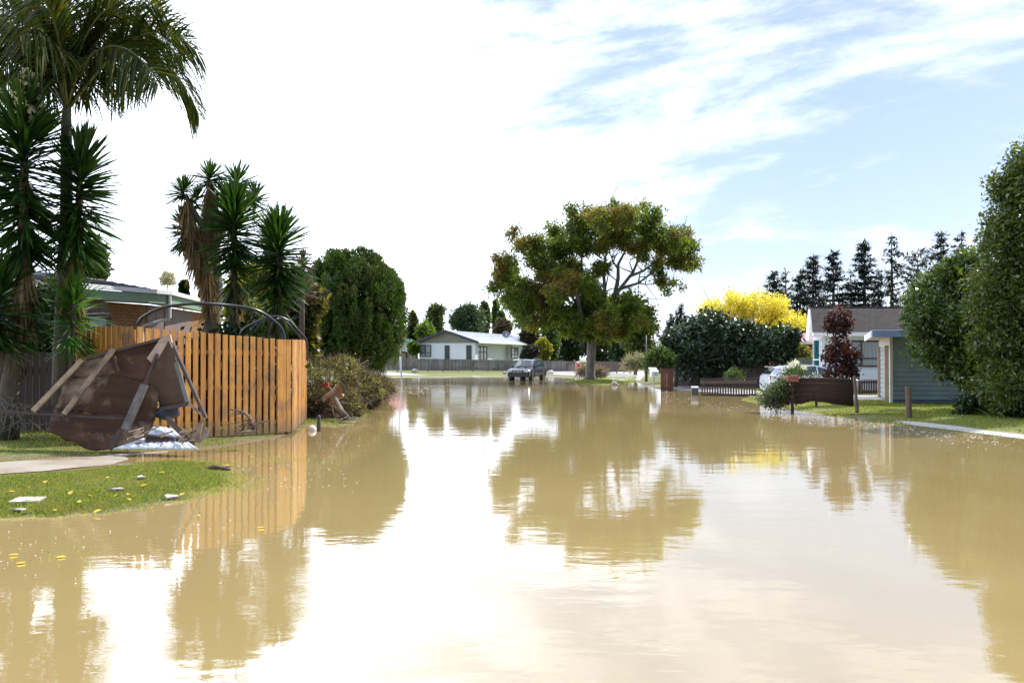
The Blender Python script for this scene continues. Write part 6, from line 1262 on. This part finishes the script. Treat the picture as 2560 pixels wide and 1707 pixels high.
for x in (1190, 1225):
    Yc = 109; c = P(x, 0, Yc); t = thing('garden_chair', 'white plastic garden chair back peeking over the grey palings, %s one' % ('left' if x == 1190 else 'right'), 'chair', (c.x, Yc, .3), 0, 'white chairs behind the grey palings'); z = P(0, 896.5, Yc).z - .3
    MB().tube([(-.27, .2, z - .35), (-.25, .2, z - .1), (0, .2, z), (.25, .2, z - .1), (.27, .2, z - .35)], .05, 6).build('backrest', white_paint, t); MB().box((0, 0, z - .5), (.5, .5, .04)).build('seat', white_paint, t)
    for sx in (-.22, .22):
        for sy in (-.2, .2): MB().bar((sx, sy, 0), (sx, sy, z - .52), .04, .04, up=(0, 1, 0)).build('leg', white_paint, t)
# planter and flowering plants by the reed screen
t = thing('planter_box', 'terracotta coloured planter box at the left end of the reed screen', 'planter', P(1981, 951, 30.2)); tm = mat('terracotta', (.36, .15, .09), (.28, .11, .07), 5, .8, .3)
c = P(1981, 950, 30.3); MB().box((c.x, c.y, c.z + .02), (.33, .24, .14)).build('box', tm, t, local=False); MB().box((c.x, c.y, c.z + .11), (.37, .28, .05)).build('rim', tm, t, local=False)
MB().box((c.x, c.y + .02, c.z / 2 - .08), (.08, .08, c.z + .06)).build('stand', wood_dark, t, local=False)
tree('flowering_shrub', 'sprawling grey green shrub at the left end of the reed screen', 'shrub', pxblobs([(1932, 980, 17), (1918, 992, 12), (1948, 968, 15), (1960, 985, 20), (1940, 1000, 20), (1962, 955, 12), (1918, 1003, 10), (1902, 996, 7, 1)], 30.6, .4, rs(5), dup=1), [(P(1945, 1022, 30.6), .03), (P(1945, 1000, 30.6), .025), (P(1945, 985, 30.6), .02)], leafmat('grey_green_shrub_leaves', [(.03, .05, .025), (.06, .08, .04), (.16, .19, .08)], .35), bark, 141, tufts=480, per=8, spread=.08, L=.11, W=.04, lo=.3)
t = tree('flowering_shrub', 'white flowered shrub rising behind the terracotta planter', 'shrub', pxblobs([(1985, 928, 9), (1998, 922, 9), (2008, 934, 8), (1968, 934, 7), (2030, 940, 6)], 31.4, .35, rs(6), dup=1), [(P(1990, 1015, 31.4), .03), (P(1990, 960, 31.4), .025), (P(1990, 940, 31.4), .02)], G_mid, bark, 142, tufts=90, per=7, spread=.08, L=.10, W=.04, lo=.3)
V, Q = crown_leaves(pxblobs([(1975, 914, 7), (1990, 906, 6), (2010, 918, 6), (1962, 924, 6), (2035, 936, 5)], 31.3, .3, rs(7)), 80, 5, .03, .035, .03, rs(8), lo=.4); npmesh('blossom', V, Q, white_petal, t)
# brush heaps and driftwood
def heap(name, label, pts, Y, seed, m, L, W, n, d=.8):
    tag(npmesh(name, *crown_leaves(pxblobs(pts, Y, d, rs(seed)), n, 8, .15, L, W, rs(seed + 1), lo=.2, out=.2), m, None), label, 'brush heap')
twm = leafmat('bleached_twigs', [(.20, .15, .11), (.34, .27, .20), (.14, .12, .06)], .1, .9)
heap('twig_heap', 'low heap of bleached twigs left of the big tree trunk', [(1462, 928, 6), (1450, 930, 4), (1478, 929, 5)], 84, 151, twm, .5, .05, 130); heap('twig_heap', 'low heap of bleached twigs right of the big tree trunk', [(1496, 929, 6), (1508, 931, 4)], 84, 153, twm, .5, .05, 110)
heap('branch_heap', 'tangled heap of cut pale branches beside the far driveway', [(1580, 906, 10), (1595, 900, 10), (1608, 908, 8), (1625, 900, 8), (1570, 912, 6)], 88, 155, leafmat('cut_branches', [(.26, .21, .14), (.40, .36, .26), (.14, .18, .06)], .2, .8), .6, .07, 300)
def driftwood():
    k = .3826; rng = rs(161); o = MB()
    def q(x, y, Y): return P(x * k, 600 + y * k, Y)
    o.tube([q(1500, 1105, 18.3), q(1580, 1120, 18.1), q(1630, 1150, 18.2), q(1650, 1210, 18.3), q(1655, 1255, 18.3)], [.012, .022, .03, .035, .05], 7); o.tube([q(1520, 1135, 18.3), q(1600, 1130, 18.0), (q(1640, 1170, 18.2))], [.01, .018, .02], 6)
    o.tube([q(1655, 1230, 18.3), q(1690, 1195, 18.0), q(1750, 1180, 17.9)], [.025, .02, .01], 6); o.tube([q(1655, 1240, 18.3), q(1610, 1252, 18.0), q(1540, 1262, 17.9)], [.03, .03, .015], 6)
    for _ in range(10): a = q(1560 + rng.uniform(-20, 110), 1250, 18.1); o.tube([a, a + Vector((rng.normal() * .15, rng.normal() * .1, rng.uniform(.05, .25))), a + Vector((rng.normal() * .25, rng.normal() * .15, rng.uniform(.05, .4)))], [.012, .008, .003], 4)
    tag(o.build('driftwood', mat('driftwood_bark', (.20, .15, .12), (.12, .09, .07), 6, .8, .5), None, local=False, smooth=True), 'twisted driftwood branch washed against the orange fence foot', 'branch')
driftwood()
# root tangle at the foot of the big left yucca
rng = rs(165); o = MB()
for _ in range(60):
    a = P(rng.uniform(0, 60), rng.uniform(990, 1060), 18.6 + rng.uniform(-.2, .5)); b_ = a + Vector((rng.normal() * .35, rng.normal() * .2, rng.uniform(-.7, .1))); o.tube([a, (a + b_) / 2 + Vector(rng.normal(size=3)) * .08, b_], [.008, .006, .003], 4)
tag(o.build('root_tangle', bark_pale, None, local=False), 'tangle of thin pale roots caught round the big left yucca trunk', 'roots', kind='stuff')
# board, leaves and scraps on the near lawn
c = ongrass(66, 1257); m = MB(); a = [ongrass(20, 1264), ongrass(98, 1262), ongrass(116, 1250), ongrass(46, 1251)]
o = MB().slab([p + Vector((0, 0, .045)) for p in a], .02, (0, 0, 1)).build('tile_slab', mat('dirty_white_slab', (.55, .50, .45), (.42, .37, .32), 7, .7, .3, dirt=((.3, .2, .1), 6, .55, .65)), None, local=False); tag(o, 'dirty white rectangular slab lying on the near left lawn', 'slab')
def leaf_mesh(name, L, W):
    V = [(-L / 2, 0, .006), (-L * .2, -W / 2, .014), (-L * .2, W / 2, .018), (L * .22, -W * .42, .012), (L * .22, W * .42, .02), (L / 2, 0, .004), (-L * .2, 0, .004), (L * .22, 0, .003)]
    Fc = [(0, 1, 6), (0, 6, 2), (1, 3, 7, 6), (6, 7, 4, 2), (3, 5, 7), (7, 5, 4)]
    me = bpy.data.meshes.new(name); me.from_pydata(V, [], Fc); me.materials.append(leafmat('fallen_yellow_leaf', [(.62, .42, .03), (.70, .52, .06), (.74, .60, .14)], .3)); return me
lm = leaf_mesh('fallen_leaf', .13, .07); rng = rs(170)
for i, (x, y) in enumerate([(177, 1240), (225, 1246), (113, 1212), (137, 1283), (244, 1286), (320, 1243), (322, 1256), (455, 1243), (405, 1187), (30, 1236), (290, 1246), (270, 1200), (72, 1225), (200, 1262), (360, 1220)]):
    p = ongrass(x, y); o = bpy.data.objects.new('fallen_leaf', lm); SC.collection.objects.link(o); o.location = p + Vector((0, 0, .035)); o.rotation_euler = (rng.uniform(-.4, .4), rng.uniform(-.3, .3), rng.uniform(0, 6)); s_ = rng.uniform(.45, .85); o.scale = (s_, s_, s_); tag(o, 'small yellow leaf fallen on the near left lawn', 'leaf', 'yellow leaves on the lawn')
for i, (x, y) in enumerate([(652, 1319), (34, 1387), (52, 1408), (153, 1393), (568, 1163)]):
    p = G(x, y, .004); o = bpy.data.objects.new('floating_leaf', lm); SC.collection.objects.link(o); o.location = p; o.rotation_euler = (0, 0, rng.uniform(0, 6)); o.scale = (.65, .65, .65); tag(o, 'small yellow leaf floating on the brown water', 'leaf', 'yellow leaves on the water')
for lab, (x, y), ln in (('dark chip of bark floating beyond the tip of the near lawn', (541, 1176), .42), ):
    p = G(x, y, 0); m = MB(); m.tube([p + Vector((-ln / 2, 0, .01)), p + Vector((-.05, .03, .04)), p + Vector((ln / 2, .0, .015))], [.02, .05, .015], 7); m.tube([p + Vector((0, 0, .03)), p + Vector((.18, .12, .05))], [.03, .01], 6); tag(m.build('bark_chip', dk_t, None, local=False, smooth=True), lab, 'bark')
pm_ = mat('pale_scrap', (.6, .55, .5), (.48, .42, .36), 5, .7)
for i, (x, y, lab) in enumerate([(350, 1199, 'pale crumpled scrap in the middle of the near lawn'), (428, 1248, 'roundish pale scrap at the near lawn edge'), (50, 1281, 'pale crumpled scrap below the dirty white slab'), (290, 1230, 'flat pale scrap among the yellow leaves')]):
    p = ongrass(x, y) + Vector((0, 0, .03)); rr = rs(180 + i); pts = [p + Vector((math.cos(a) * .08 * rr.uniform(.6, 1.3), math.sin(a) * .06 * rr.uniform(.6, 1.3), rr.uniform(0, .03))) for a in np.linspace(0, 5.4, 7)]
    tag(MB().slab(pts, .015, (0, 0, 1)).build('scrap', pm_, None, local=False), lab, 'scrap')

# ================================================================== grass
def grass(name, label, poly, n, seed, hmin, hmax, w, mt, zlo=-.015, zhi=9, cut=None, thin=0):
    rng = rs(seed); pl = shore(poly); lo = pl.min(0); hi = pl.max(0); x = rng.uniform(lo[0], hi[0], n * 4); y = rng.uniform(lo[1], hi[1], n * 4)
    ok = sdf(pl, x, y) > 0; x, y = x[ok], y[ok]; z = H(x, y); ok = (z > zlo + rng.uniform(0, .02, len(z))) & (z < zhi)
    if cut is not None: ok &= sdf(cut, x, y) < rng.uniform(-.1, .06, len(x))
    if thin: # keep in clumps
        ok &= (np.sin(x * 3.1 + 1) * np.cos(y * 2.3) + np.sin(x * 7.3) * np.cos(y * 6.1 + 2) * .6) > thin
    x, y, z = x[ok][:n], y[ok][:n], z[ok][:n]; m = len(x); pos = np.stack([x, y, np.maximum(z, -.03) - .004], 1)
    d = unit(rng.normal(size=(m, 3)) * np.array([.55, .55, .1]) + np.array([0, 0, 1.0])); h = rng.uniform(hmin, hmax, m) * (.8 + .4 * np.sin(x * 2.1) * np.cos(y * 1.7))
    V, Q = blades(pos, d, h, w * rng.uniform(.7, 1.3, m), .35, rng, st=(0, .5, 1), wd=(1, .8, .08)); tag(npmesh(name, V, Q, mt, None), label, 'grass', kind='stuff')
gm1 = leafmat('lawn_grass', [(.05, .085, .012), (.13, .18, .022), (.30, .31, .07)], .5, .5, big=(.20, .19, .06), bigscale=2.5)
pathcut = shore([(-400, 1208), (0, 1187), (110, 1179), (200, 1169), (330, 1155), (330, 1136), (300, 1136), (110, 1150), (0, 1157), (-400, 1172)])
grass('grass', 'short bright grass of the near left lawn', [(-250, 1310), (620, 1300), (640, 1140), (300, 1150), (0, 1175), (-250, 1200)], 110000, 201, .035, .10, .008, gm1, zlo=-.004, cut=pathcut)
grass('grass', 'sparse grass tips poking through water off the near lawn', [(330, 1285), (640, 1270), (780, 1150), (700, 1105), (420, 1140)], 15000, 202, .045, .095, .006, gm1, zlo=-.095, zhi=.005)
grass('grass', 'grass along the foot of the orange fence and wreck', [(-300, 1175), (0, 1158), (300, 1138), (520, 1124), (740, 1084), (900, 1055), (760, 1040), (300, 1065), (-300, 1085)], 60000, 203, .04, .09, .009, gm1, zlo=.0, cut=pathcut)
grass('grass', 'grass on the bank beyond the fence corner', [(740, 1090), (900, 1066), (930, 1025), (960, 975), (880, 950), (740, 1000)], 26000, 204, .05, .11, .014, gm1)
grass('grass', 'rough grass of the right lawn before the garage', [(1830, 1006), (2060, 1040), (2300, 1068), (2560, 1098), (2560, 1020), (2230, 1004), (2140, 1010), (1900, 985)], 70000, 205, .04, .11, .013, gm1, cut=shore([(2240, 1054), (2300, 1058), (2400, 1069), (2480, 1080), (2600, 1093), (2600, 1101), (2440, 1083), (2350, 1071), (2270, 1061)]))
grass('grass', 'sunken grass clumps poking out at the lower left water', [(-60, 1450), (280, 1440), (290, 1370), (60, 1335), (-60, 1340)], 520, 206, .05, .13, .006, gm1, zlo=-1, thin=.55)
grass('grass', 'grass around the big tree island', [(1400, 966), (1590, 964), (1590, 946), (1400, 946)], 6000, 207, .08, .16, .04, gm1)
# specks of foam and floating crumbs along the right shore
def foam():
    rng = rs(211); V = []; Qd = []; 
    A = [(1640, 988), (1900, 1020), (2100, 1048), (2300, 1078), (2500, 1100)]
    def spot(x, y, r):
        p = G(x, y, .003); k = 6; b = len(V); a0 = rng.uniform(0, 6)
        for j in range(4): a = a0 + j * 1.57; V.append((p.x + math.cos(a) * r * rng.uniform(.6, 1.5) * 1.6, p.y + math.sin(a) * r * rng.uniform(.5, 1.2), .003 + (.008 if j % 2 else 0)))
        Qd.append((b, b + 1, b + 2, b + 3))
    for _ in range(420):
        s_ = rng.uniform(0, 4); i = int(min(s_, 3)); f = s_ - i; x = A[i][0] * (1 - f) + A[i + 1][0] * f; y = A[i][1] * (1 - f) + A[i + 1][1] * f; spot(x + rng.normal() * 30, y + abs(rng.normal()) * 11 - 4, rng.uniform(.008, .03))
    for _ in range(130): spot(rng.uniform(560, 900), rng.uniform(1085, 1230), rng.uniform(.004, .013))
    for _ in range(70): spot(rng.uniform(0, 600), rng.uniform(1300, 1460), rng.uniform(.003, .009))
    for _ in range(200): spot(rng.uniform(960, 1130), rng.uniform(958, 985), rng.uniform(.02, .07))
    tag(npmesh('foam', V, Qd, mat('foam_and_crumbs', (.75, .73, .68), (.55, .5, .42), 9, .6), None), 'specks of foam and floating crumbs on the floodwater', 'foam', kind='stuff')
foam()
# dark shrubs behind the orange fence
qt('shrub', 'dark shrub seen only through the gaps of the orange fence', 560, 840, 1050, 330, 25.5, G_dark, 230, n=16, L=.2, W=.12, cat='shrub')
